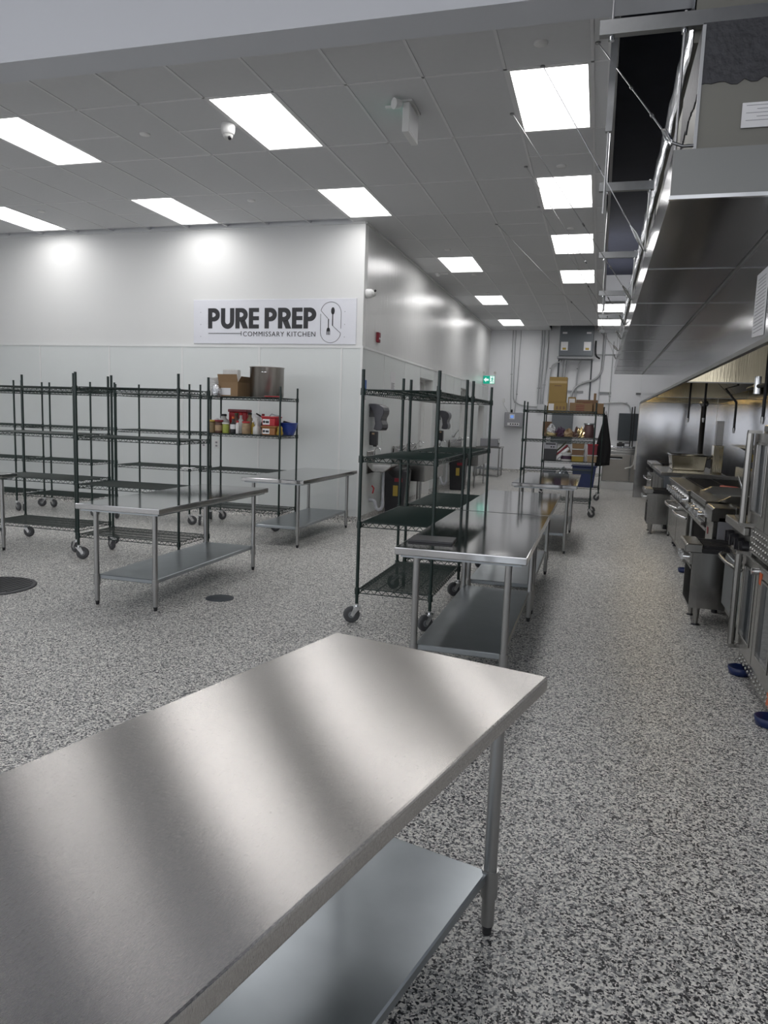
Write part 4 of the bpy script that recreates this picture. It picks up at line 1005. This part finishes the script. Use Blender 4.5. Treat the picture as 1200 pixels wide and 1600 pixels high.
for y0_, y1_ in ((.05, 1.0), (1.05, 2.0)):
    dr = B(-.005, .028, y0_, y1_, .2, .68).build('oven_door', 'steel', sx, bevel=.006)
    MB().tube([(-.005, y0_ + .06, .60), (-.05, y0_ + .08, .61), (-.085, y0_ + .25, .61), (-.09, (y0_ + y1_) / 2, .61), (-.085, y1_ - .25, .61), (-.05, y1_ - .08, .61), (-.005, y1_ - .06, .60)], .016, 10).build('oven_handle', 'chrome', dr)
for y in (.08, W_ - .08):
    for x in (.1, .72): MB().cyl((x, y, 0), (x, y, .12), .025, n=12).build('leg', 'foot_dark', sx)
MB().lathe([(.04, 0), (.06, .004), (.068, .045), (.06, .047), (.05, .01), (0, .009)], (.02, .1, 0), 16).build('caster_cup', 'blue', sx)
for k in range(2):
    t = thing('tongs', ('upper', 'lower')[k] + ' pair of red-handled tongs lying across the burner grates', 'tongs', (1.32 - .04 * k, 8.62 - .07 * k, .93), R(-8 - 4 * k), 'red tongs')
    MB().tube([(0, .42, .012), (.12, .2, .02), (.2, .0, .014)], .011, 8).build('grip', 'red', t); MB().tube([(.02, .44, .012), (.15, .22, .02), (.23, .02, .014)], .011, 8).build('grip', 'red', t)
    MB().tube([(.2, .0, .014), (.3, -.12, .012)], .006, 6).tube([(.23, .02, .014), (.31, -.11, .012)], .006, 6).build('jaw', 'chrome', t)
# far counter fryer bank, range and box
fb = thing('fryer_bank', 'long flat stainless cabinet at the far end of the cooking line', 'cabinet', (1.0, 12.05, 0)); W_ = 2.0
B(.03, .85, 0, W_, .12, .84).build('body', 'panel_grey', fb, bevel=.004); B(-.02, .9, 0, W_, .84, .89).build('top', 'steel', fb, bevel=.005)
for y0_, y1_ in ((.04, .64), (.70, 1.3), (1.36, 1.96)): B(.0, .028, y0_, y1_, .18, .78).build('door', 'steel_dark', fb, bevel=.005)
for y in (.08, W_ - .08):
    for x in (.1, .78): MB().cyl((x, y, 0), (x, y, .12), .025, n=12).build('leg', 'foot_dark', fb)
rg = thing('far_range', 'range with black grates against the steel end wall', 'range', (1.0, 14.2, 0)); W_ = 1.3
B(.03, .85, 0, W_, .12, .84).build('body', 'steel_dark', rg, bevel=.004); B(-.02, .16, 0, W_, .84, .91).build('front_ledge', 'steel', rg, bevel=.006); B(.16, .85, 0, W_, .84, .87).build('top', 'black', rg)
for k in range(4):
    g = MB(); y0_ = .05 + k * .31
    for q in range(5): g.box(.18, .75, y0_ + q * .06, y0_ + .012 + q * .06, .87, .92)
    g.box(.18, .195, y0_, y0_ + .26, .87, .915).box(.74, .755, y0_, y0_ + .26, .87, .915); g.build('burner_grate', 'iron', rg)
for k in range(4): MB().cyl((-.03, .2 + k * .3, .77), (.03, .2 + k * .3, .77), .028, n=12).build('knob', 'black_plastic', rg)
dr = B(.0, .028, .05, W_ - .05, .2, .68).build('oven_door', 'steel', rg, bevel=.006); MB().tube([(0, .1, .6), (-.07, .14, .61), (-.09, .65, .61), (-.07, 1.16, .61), (0, 1.2, .6)], .014, 8).build('oven_handle', 'chrome', dr)
t = thing('steel_bin', 'open steel tank with rolled rim on the far flat cabinet', 'tank', (1.45, 13.1, .892))
MB().prism([(-.24, 0), (.24, 0), (.27, .24), (-.27, .24)], -.3, .3, 'y').build('tank', 'hood_in', t, bevel=.01)
MB().tube([(-.28, -.31, .245), (.28, -.31, .245), (.28, .31, .245), (-.28, .31, .245), (-.28, -.31, .245)], .012, 8).build('rolled_rim', 'chrome', t); MB().cyl((.27, -.2, .2), (.36, -.2, .22), .02).build('spigot', 'chrome', t)
t = thing('flue_column', 'square steel flue column rising behind the far flat cabinet', 'flue', (1.83, 12.6, .0)); B(-.07, .07, -.12, .12, .892, 1.32).build('lower_column', 'hood_in', t, bevel=.004); B(-.05, .05, -.09, .09, 1.32, 1.7).build('upper_column', 'steel_dark', t, bevel=.004)
for k, z in enumerate((.98, 1.18)):
    t = thing('gas_hose', ('lower', 'upper') [k] + ' coiled yellow gas hose behind the six-burner range', 'hose', (2.1, 11.3, z), 0, 'yellow gas hoses')
    MB().tube([(.02 * math.sin(q * 1.3), -.45 + q * .045, .055 * math.sin(q * .85)) for q in range(22)], .016, 8).build('hose', 'yellow', t)
t = thing('cheese_melter', 'grey boxy warmer with a side handle behind the fryer', 'warmer', (1.86, 7.35, .98)); B(0, .5, -.35, .35, 0, .42).build('housing', 'galv', t, bevel=.01)
MB().prism([(-.06, .0), (.02, .0), (.02, .03), (-.09, .06)], -.35, .35, 'y').build('drip_shelf', 'steel', t); MB().cyl((-.16, -.2, .34), (0, -.2, .34), .016).build('handle', 'black_plastic', t)
B(0.02, .48, -.33, .33, -.09, 0).build('plinth', 'steel_dark', t)
t = thing('bain_pot', 'shiny cylindrical pot behind the griddle', 'pot', (1.78, 8.0, 1.03)); MB().lathe([(0, 0), (.1, 0), (.1, .22), (.11, .225), (.1, .23), (.09, .22), (.09, .02), (0, .02)], n=24).build('pot', 'copper_gold', t)
B(-.11, .11, -.11, .11, -.13, 0).build('riser', 'steel_dark', t)

# ------------------------------------------------------------------ far counter and far wall
fc = thing('prep_fridge', 'stainless refrigerated prep counter in front of the far wall', 'fridge', (.16, 18.9, 0)); W_ = 1.15
B(0, W_, .02, .78, .12, .90).build('body', 'steel', fc, bevel=.004); B(-.02, W_ + .02, -.02, .80, .90, .96).build('worktop', 'steel', fc, bevel=.006)
for x0_, x1_ in ((.02, .64), (.67, 1.13)):
    d = B(x0_, x1_, -.02, .018, .22, .86).build('door', 'fridge', fc, bevel=.006); B(x0_ + .05, x1_ - .18, -.024, -.02, .76, .81).build('recessed_handle', 'black', d); B(x0_ + .06, x1_ - .19, -.027, -.022, .75, .765).build('handle_lip', 'chrome', d)
B(0, W_, .0, .02, .0, .19).build('kick_plate', 'white_plastic', fc); B(0, W_, .03, .78, 0, .12).build('plinth', 'black', fc)
g = thing('pan_rail', 'steel topping rail with ribbed lids on the prep counter', 'rail', (.2, 18.98, .962)); B(0, 1.05, 0, .3, 0, .06).build('rail', 'steel', g, bevel=.004)
for k in range(5): B(.02 + k * .2, .2 + k * .2, .02, .28, .06, .10 + .0).build('pan_lid', 'steel_mirror', g, bevel=.012)
t = thing('label_printer', 'small black device on the prep counter', 'device', (.56, 19.02, 1.064)); B(-.09, .09, -.08, .08, 0, .08).build('body', 'black_plastic', t, bevel=.01); B(-.05, .03, -.05, .05, .08, .1).build('top', 'black', t); B(.09, .2, -.02, .02, .07, .09).build('arm', 'black', t)
t = thing('white_container', 'white upright container at the left end of the prep counter', 'container', (.235, 18.94, .962)); B(-.05, .05, -.03, .03, 0, .22).build('body', 'white_plastic', t, bevel=.01); B(-.03, .03, -.02, .02, .22, .24).build('lid', 'white_plastic', t)
t = thing('grab_rail', 'bent white rail in front of the steel end wall', 'rail', (.80, 17.0, 0)); MB().tube([(-.16, .3, .62), (-.05, .2, .66), (0, .12, .72), (.03, .1, 1.0), (.035, .1, 1.25)], .014, 8).build('rail', 'white_plastic', t); B(.02, .05, .08, .17, .62, 1.2).build('mount', 'white_plastic', t)
def wall_box(name, label, cat, x0, x1, z0, z1, d, m, y=YF):
    t = thing(name, label, cat, ((x0 + x1) / 2, y, (z0 + z1) / 2)); a, b_ = (x1 - x0) / 2, (z1 - z0) / 2
    B(-a, a, -d, 0, -b_, b_).build('enclosure', m, t, bevel=.008)
    B(-a + .02, a - .02, -d - .012, -d, -b_ + .02, b_ - .02).build('cover', m, t, bevel=.004)
    return t, a, b_, d
t, a, b_, d = wall_box('control_panel', 'grey control box with small blue screen on the far wall', 'control box', -2.78, -2.22, 1.40, 1.84, .2, 'control_box')
B(-.13, .03, -.22, -.21, .02, .17).build('screen_bezel', 'paper', t); B(-.10, .0, -.225, -.22, .05, .14).build('screen', 'screen', t); B(-a + .1, a - .1, -.217, -.212, -.17, -.09).build('label_strip', 'paper', t)
for k in range(4): B(-.1 + k * .07, -.06 + k * .07, -.22, -.217, -.15, -.11).build('button', 'ink', t)
MB().cyl((-.08, -.1, b_), (-.08, -.1, b_ + .09), .03, n=12).build('beacon', 'black', t)
t, a, b_, d = wall_box('electrical_cabinet', 'big grey electrical cabinet high on the far wall in a ceiling notch', 'cabinet', -1.26, -.30, 3.52, 4.75, .5, 'panel_grey')
for x0_, z0_, w_, h_, m in ((-.43, -.45, .2, .25, 'paper'), (.22, -.45, .2, .25, 'paper'), (-.40, .03, .13, .05, 'paper'), (.28, .03, .13, .05, 'paper')): B(x0_, x0_ + w_, -.515, -.512, z0_, z0_ + h_).build('label', m, t)
for x0_ in (-.38, -.08, .25): B(x0_, x0_ + .2, -.516, -.512, .35, .47).build('louver', 'control_box', t)
for q, x0_ in enumerate((-.43, .22)): B(x0_ + .05, x0_ + .15, -.518, -.515, -.43, -.37).build('sticker', 'yellow', t)
t = thing('strut_shelf', 'galvanized strut frame carrying the electrical cabinet', 'frame', (-.78, YF, 3.48)); MB().box(-.52, .52, -.55, -.5, -.03, .03).box(-.52, .52, -.05, 0, -.03, .03).build('cross_channel', 'strut', t)
for x in (-.49, .47): B(x - .02, x + .02, -.04, 0, -1.6, -.031).build('upright_channel', 'panel_dark', t); B(x - .02, x + .02, -.5, -.05, -.02, .02).build('arm', 'strut', t)
wall_box('breaker_box', 'plain grey breaker box on the far wall above the loaded rack', 'panel', -1.36, -.74, .95, 1.85, .12, 'panel_grey')
wall_box('electrical_enclosure', 'dark grey metal panel on the far wall behind the prep counter', 'panel', .57, 1.24, 1.12, 1.92, .12, 'panel_dark')
wall_box('junction_box', 'small light grey junction box joining bent conduits', 'box', -1.82, -1.60, 1.92, 2.12, .1, 'conduit')
wall_box('disconnect_switch', 'small grey switch box right of the loaded rack', 'box', .12, .26, 1.2, 1.55, .1, 'control_box')
t = thing('black_posts', 'two black rods standing before the dark panel', 'post', (.95, 22.7, 0)); MB().cyl((-.03, 0, .0), (-.03, 0, 2.1), .018).build('rod', 'black', t); MB().cyl((.04, 0, .0), (.04, 0, 2.12), .018).build('rod', 'black', t)
CONDS = [('two-bend thin conduit dropping to the control box', [(-2.68, YF - .04, 4.5), (-2.66, YF - .04, 3.0), (-2.62, YF - .04, 1.84)], .013),
         ('conduit with a wide sweep to the junction box', [(-2.60, YF - .04, 4.5), (-2.58, YF - .04, 2.35), (-2.5, YF - .04, 2.16), (-2.3, YF - .04, 2.06), (-1.82, YF - .04, 2.04)], .015),
         ('third thin conduit from the corner', [(-2.43, YF - .04, 4.5), (-2.47, YF - .04, 2.4), (-2.5, YF - .04, 1.84)], .012),
         ('left conduit of the dark pair near the cabinet', [(-1.80, YF - .04, 4.6), (-1.83, YF - .04, 2.6), (-1.82, YF - .04, 2.12)], .016),
         ('right conduit of the dark pair near the cabinet', [(-1.73, YF - .04, 4.6), (-1.76, YF - .04, 2.6), (-1.74, YF - .04, 2.12)], .016),
         ('conduit just left of the cabinet', [(-1.62, YF - .04, 4.7), (-1.62, YF - .04, 3.3), (-1.66, YF - .04, 2.7), (-1.67, YF - .04, 2.12)], .018),
         ('conduit sweeping from cabinet side to the left', [(-1.20, YF - .1, 3.4), (-1.4, YF - .06, 3.35), (-1.5, YF - .04, 3.2), (-1.52, YF - .04, 2.2)], .016),
         ('white conduit below the cabinet, left of two', [(-1.14, YF - .1, 3.45), (-1.16, YF - .06, 2.6), (-1.16, YF - .04, 1.85)], .024),
         ('white conduit below the cabinet, right of two', [(-1.06, YF - .1, 3.45), (-1.10, YF - .06, 2.6), (-1.10, YF - .04, 1.85)], .024),
         ('inner conduit with a gentle bend under the cabinet', [(-.62, YF - .1, 3.45), (-.70, YF - .06, 3.2), (-.72, YF - .04, 1.85)], .018),
         ('thick S-bend conduit right of the cabinet', [(.02, YF - .06, 4.6), (.02, YF - .06, 3.3), (-.05, YF - .06, 3.0), (-.25, YF - .06, 2.85), (-.5, YF - .06, 2.80), (-.75, YF - .06, 2.65), (-.85, YF - .06, 2.4), (-.87, YF - .06, 1.85)], .028),
         ('straight conduit right of the S-bend', [(.28, YF - .04, 4.0), (.27, YF - .04, 2.4), (.25, YF - .04, 1.55)], .013),
         ('thin conduit beside the S-bend', [(-.02, YF - .03, 4.6), (-.04, YF - .03, 2.5), (-.06, YF - .03, 1.9)], .012),
         ('horizontal conduit curving down to the dark panel', [(.1, YF - .04, 2.2), (.5, YF - .04, 2.24), (.75, YF - .04, 2.22), (.86, YF - .04, 2.12), (.9, YF - .04, 1.92)], .016),
         ('horizontal conduit level with the cabinet base', [(-.25, YF - .04, 3.62), (.45, YF - .04, 3.62)], .016)]
def smooth(pts):
    p = [Vector(q) for q in pts]
    for _ in range(2):
        o = [p[0]]
        for u, v in zip(p[:-1], p[1:]): o += [u.lerp(v, .25), u.lerp(v, .75)]
        o.append(p[-1]); p = o
    return p
for l, pts, r in CONDS:
    t = thing('conduit', 'far wall ' + l, 'conduit', (0, 0, 0), 0, 'far wall conduits'); MB().tube(smooth(pts), r * 1.15, 8).build('pipe', 'conduit', t)
    q = pts[len(pts) // 2]; B(q[0] - r * 2, q[0] + r * 2, YF - .02, YF, q[2] - .015, q[2] + .015).build('strap', 'strut', t)
for x0_, x1_, z, l in ((-1.12, -.5, 2.52, 'left horizontal strut piece on the far wall below the cabinet'), (-.05, .3, 2.5, 'middle horizontal strut piece on the far wall'), (1.0, 1.2, 2.5, 'right horizontal strut piece on the far wall near the hood')):
    t = thing('wall_strut', l, 'strut', ((x0_ + x1_) / 2, YF, z)); a = (x1_ - x0_) / 2; MB().box(-a, a, -.03, 0, -.03, -.024).box(-a, a, -.03, 0, .024, .03).box(-a, a, -.006, 0, -.024, .024).build('channel', 'strut', t)
t = thing('cable_bundle', 'thick black cable beside the electrical cabinet', 'cable', (-.25, YF - .2, 3.5)); MB().tube(smooth([(.02, 0, .5), (.02, 0, .2), (.05, 0, .05), (.15, .1, .0)]), .025, 8).build('cable', 'black', t)
t = thing('thermostat', 'small white wall control above the grey control box', 'thermostat', (-2.86, YF, 2.2)); B(-.04, .04, -.03, 0, -.06, .06).build('body', 'white_plastic', t, bevel=.006); MB().tube([(0, -.01, -.06), (.02, -.01, -.15), (.1, -.01, -.25), (.15, -.01, -.36)], .006, 6).build('wire', 'conduit', t)
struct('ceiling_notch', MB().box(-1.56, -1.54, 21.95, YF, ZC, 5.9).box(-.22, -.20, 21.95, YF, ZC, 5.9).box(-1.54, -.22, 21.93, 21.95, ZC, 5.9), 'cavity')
# exit sign with lamp heads
ex = thing('exit_sign', 'lit green running-man exit sign with two lamp heads', 'exit sign', (-3.17, 21.9, 2.76))
B(-.175, .175, 0, .05, -.125, .125).build('housing', 'white_plastic', ex, bevel=.006); B(-.165, .165, -.004, 0, -.115, .115).build('green_face', 'exit_green', ex)
MB().prism([(-.15, 0), (-.085, .07), (-.085, .028), (-.01, .028), (-.01, -.028), (-.085, -.028), (-.085, -.07)], -.008, -.004, 'y').build('arrow', 'exit_white', ex)
B(.03, .155, -.008, -.004, -.105, .105).build('doorway', 'exit_white', ex)
mn = MB().prism([(.1 + .016 * math.cos(k * PI / 5), .075 + .016 * math.sin(k * PI / 5)) for k in range(10)], -.011, -.008, 'y')
mn.prism([(.075, .05), (.115, .055), (.105, -.01), (.08, -.01)], -.011, -.008, 'y').prism([(.08, -.01), (.1, -.01), (.13, -.05), (.12, -.1), (.105, -.1), (.11, -.055)], -.011, -.008, 'y').prism([(.08, -.005), (.095, -.02), (.07, -.06), (.035, -.07), (.035, -.055), (.06, -.045)], -.011, -.008, 'y').prism([(.075, .05), (.08, .035), (.05, .02), (.045, .03)], -.011, -.008, 'y').prism([(.11, .05), (.13, .02), (.15, .025), (.148, .015), (.125, .008), (.1, .03)], -.011, -.008, 'y')
mn.build('running_man', 'exit_green', ex)
for s in (-.15, .17):
    l = MB().cyl((s, .02, .125), (s, .02, .17), .015).build('lamp_arm', 'white_plastic', ex); MB().cyl((s, -.04, .20), (s, .05, .2), .045, .03, 14).build('lamp_head', 'white_plastic', l); MB().cyl((s, -.042, .2), (s, -.04, .2), .034, n=14).build('lens', 'cloudy', l)
MB().tube([(-.16, .04, .1), (-.17, .04, 0), (-.172, .04, -.5)], .006, 6).build('wire', 'conduit', ex)

# ------------------------------------------------------------------ goods on the far rack
Z3 = .793
def carton(name, label, x0, x1, y0, y1, z, h, m, extra=None):
    t = thing(name, label, 'box', ((x0 + x1) / 2, (y0 + y1) / 2, z)); a, b_ = (x1 - x0) / 2, (y1 - y0) / 2
    B(-a, a, -b_, b_, 0, h).build('carton', m, t, bevel=.004)
    B(-.03, .03, -b_ - .001, b_ + .001, h, h + .001).build('tape', 'card_tape', t)
    if extra == 'label': B(-a + .02, -a + .14, -b_ - .002, -b_, .04, h - .03).build('label', 'paper', t); MB().box(-a + .035, -a + .125, -b_ - .003, -b_ - .002, .06, .09).box(-a + .035, -a + .125, -b_ - .003, -b_ - .002, .12, .13).build('print', 'ink', t)
    if extra == 'band': B(-a, a, -b_ - .002, -b_, h - .13, h - .08).build('tape', 'card_tape', t); MB().box(-a * .4, a * .4, -b_ - .002, -b_, h - .19, h - .17).build('print', 'card_brown', t)
    if extra == 'print':
        g = MB()
        for k in range(4): g.box(-a * .45, a * .3, -b_ - .002, -b_, h * .75 - k * .035, h * .75 - k * .035 + .012)
        g.build('print', 'dark_red', t)
    if extra == 'marks':
        g = MB()
        for k in range(3): g.box(-.02 + k * .07, .02 + k * .07, -b_ - .002, -b_, h * .3, h * .62)
        B(-a + .02, -a + .13, -b_ - .002, -b_, .04, h - .03).build('label', 'paper', t); g.build('print', 'card_brown', t)
    return t
carton('cardboard_box', 'tall gold-brown carton with tape band on top of the stack', -1.04, -.68, 15.95, 16.3, Z2 + .212, .52, 'card_gold', 'band')
carton('cardboard_box', 'wide gold-brown carton with white label under the tall one', -1.05, -.66, 15.94, 16.32, Z2, .21, 'card_gold', 'marks')
carton('cardboard_box', 'small brown carton between the stacks', -.645, -.49, 16.1, 16.35, Z2, .33, 'card_gold', 'label')
carton('cardboard_box', 'long brown carton with printed red lines', -.60, -.14, 15.92, 16.09, Z2, .21, 'card', 'print')
t = carton('cardboard_box', 'brown carton with dark open top behind the long one', -.48, -.04, 16.12, 16.40, Z2, .28, 'card_brown', 'print')
B(.13, .18, -.13, .13, .28, .42).build('flap', 'card', t)
carton('cardboard_box', 'brown carton at the right end overhanging the rack', -.11, .08, 15.92, 16.3, Z2, .21, 'card')
tag(B(-.09, .09, -.1, .1, 0, .31).build('brown_carton', 'card_brown', None, (-1.05, 16.3, Z1), bevel=.004), 'brown carton standing at the left end of the middle shelf', 'box')
def lump(name, label, cat, x, y, z, w, d, h, m, n=10):
    t = thing(name, label, cat, (x, y, z)); rn = random.Random(len(label) * 7 + n); mb = MB().lathe([(.38, 0), (.5, .12), (.5, .35), (.44, .6), (.33, .8), (.16, .92), (.0, 1.0)], n=n + 4)
    mb.v = [(v[0] * rn.uniform(.62, 1.3), v[1] * rn.uniform(.62, 1.3), v[2] * (1 if v[2] < .01 else rn.uniform(.6, 1.2))) for v in mb.v]
    mb.sm = [False] * len(mb.sm); o = mb.build('body', m, t); o.scale = (w * 1.15, d * 1.1, h * .95)
    return t
t = thing('gold_platter', 'shiny gold platter lying at the left of the middle shelf', 'platter', (-.93, 16.02, Z1)); MB().lathe([(0, 0), (.1, 0), (.16, .07), (.155, .075), (.1, .01), (0, .01)], n=24).build('platter', 'copper_gold', t)
lump('bag_ornament', 'bunched cellophane flower bag on the gold platter', 'bag', -.93, 16.02, Z1 + .03, .19, .16, .24, 'silver_bag', 7)
lump('purple_bag', 'purple patterned bag on the middle shelf', 'bag', -.76, 16.0, Z1, .18, .2, .2, 'purple')
lump('pastry_bag', 'bag of pale rolls on the middle shelf', 'bag', -.59, 16.0, Z1, .19, .2, .18, 'tan_food')
lump('striped_bag', 'dark striped bag beside the pale rolls', 'bag', -.42, 16.03, Z1, .2, .2, .21, 'sauce')
lump('golden_bag', 'golden crinkled bag leaning on the striped one', 'bag', -.33, 15.98, Z1, .16, .18, .22, 'copper_gold')
bottle('thermal_jug', 'plum-coloured metal jug on the middle shelf right end', 'jug', -.18, 16.0, Z1, .11, .27, 'plum', 'galv', .03, .85, .7)
t = thing('weighing_scale', 'grey and black scale unit on the lower shelf', 'scale', (-.93, 16.02, Z3)); B(-.13, .13, -.15, .15, 0, .24).build('base', 'black_plastic', t, bevel=.008); B(-.13, .13, -.14, .14, .24, .38).build('head', 'control_box', t, bevel=.006)
MB().box(-.1, .1, -.146, -.14, .33, .36).box(0, .03, -.146, -.14, .27, .30).box(.05, .08, -.146, -.14, .27, .30).build('display', 'ink', t)
for k, (m, l, r) in enumerate((('moss', 'green roll leaning diagonally on the lower shelf', .016), ('dark_red', 'dark red roll leaning beside the green one', .02), ('paper', 'thick white paper roll leaning beside the red one', .036))):
    t = thing('leaning_roll', l, 'roll', (-.98 + k * .08, 15.93, Z3 + .03), 0, 'leaning rolls'); MB().cyl((0, 0, 0), (.36 - k * .05, .05, .36 - k * .06), r, n=12).build('roll', m, t)
bottle('white_bucket', 'white bucket with purple label on the lower shelf', 'bucket', -.60, 16.0, Z3, .115, .16, 'white_plastic', 'white_plastic', .015, 1.0, .95, (.25, .7), 'purple')
lump('paper_sack', 'tan paper sack behind the white bucket', 'sack', -.60, 16.22, Z3, .22, .2, .30, 'tan_food')
for k, (m, l) in enumerate((('yellow', 'yellow storage tub at the bottom of the stack'), ('card_brown', 'brown storage tub in the middle of the stack'), ('card', 'tan storage tub on top of the stack'))):
    tub('storage_tub', l, -.37, 16.0, Z3 + k * .135, .25, .26, .11, m, 'cloudy', False)
tub('clear_tub', 'clear tub at the right end of the lower shelf', -.08, 16.0, Z3, .2, .26, .13, 'tan_food', 'cloudy', False)
tub('red_lid_tub', 'red-sided tub stacked on the clear tub', -.08, 16.0, Z3 + .153, .2, .26, .2, 'dark_red', 'red', False)
bottle('white_bottle', 'white cone-topped bottle between the tub stacks', 'bottle', -.215, 15.97, Z3 + .0, .03, .40, 'white_plastic', None, 0, .3, .7)
Z4 = .273
bx = thing('blue_bin', 'dark blue storage bin on the bottom shelf of the far rack', 'bin', (-.22, 16.0, Z4)); MB().prism([(-.2, 0), (.2, 0), (.24, .42), (-.24, .42)], -.22, .22, 'y').build('body', 'blue', bx, bevel=.012); B(-.26, .26, -.24, .24, .42, .45).build('lid', 'blue', bx, bevel=.008)
lump('grey_sack', 'grey sack on the bottom shelf of the far rack', 'sack', -.64, 16.05, Z4, .26, .26, .38, 'galv')
tub('grey_crate', 'dark grey crate at the left of the bottom shelf', -.93, 16.0, Z4, .26, .3, .3, 'panel_grey', 'control_box', False)
ap = thing('black_apron', 'black apron hanging from the right end of the far rack', 'apron', (.135, 15.93, 0))
m = MB(); vs_ = []; fs_ = []; nz_, nx_ = 12, 10
for k in range(nz_ + 1):
    f = k / nz_; z = 1.78 - 1.05 * f; w = .02 + .13 * min(1, f * 1.6) - .03 * max(0, f - .75)
    for q in range(nx_ + 1):
        u = q / nx_ * 2 - 1; vs_.append((w * u, .022 * math.sin(q * 2.0 + k * .3) * f - .01, z + .02 * u * f))
for k in range(nz_):
    for q in range(nx_): i = k * (nx_ + 1) + q; fs_.append((i, i + 1, i + nx_ + 2, i + nx_ + 1))
m.add(vs_, fs_, True); o = m.build('cloth', 'cloth_black', ap); md = o.modifiers.new('thickness', 'SOLIDIFY'); md.thickness = .012
MB().tube([(-.02, 0, 1.78), (0, .0, 1.86), (.02, 0, 1.78)], .008, 6).build('neck_strap', 'cloth_black', ap)
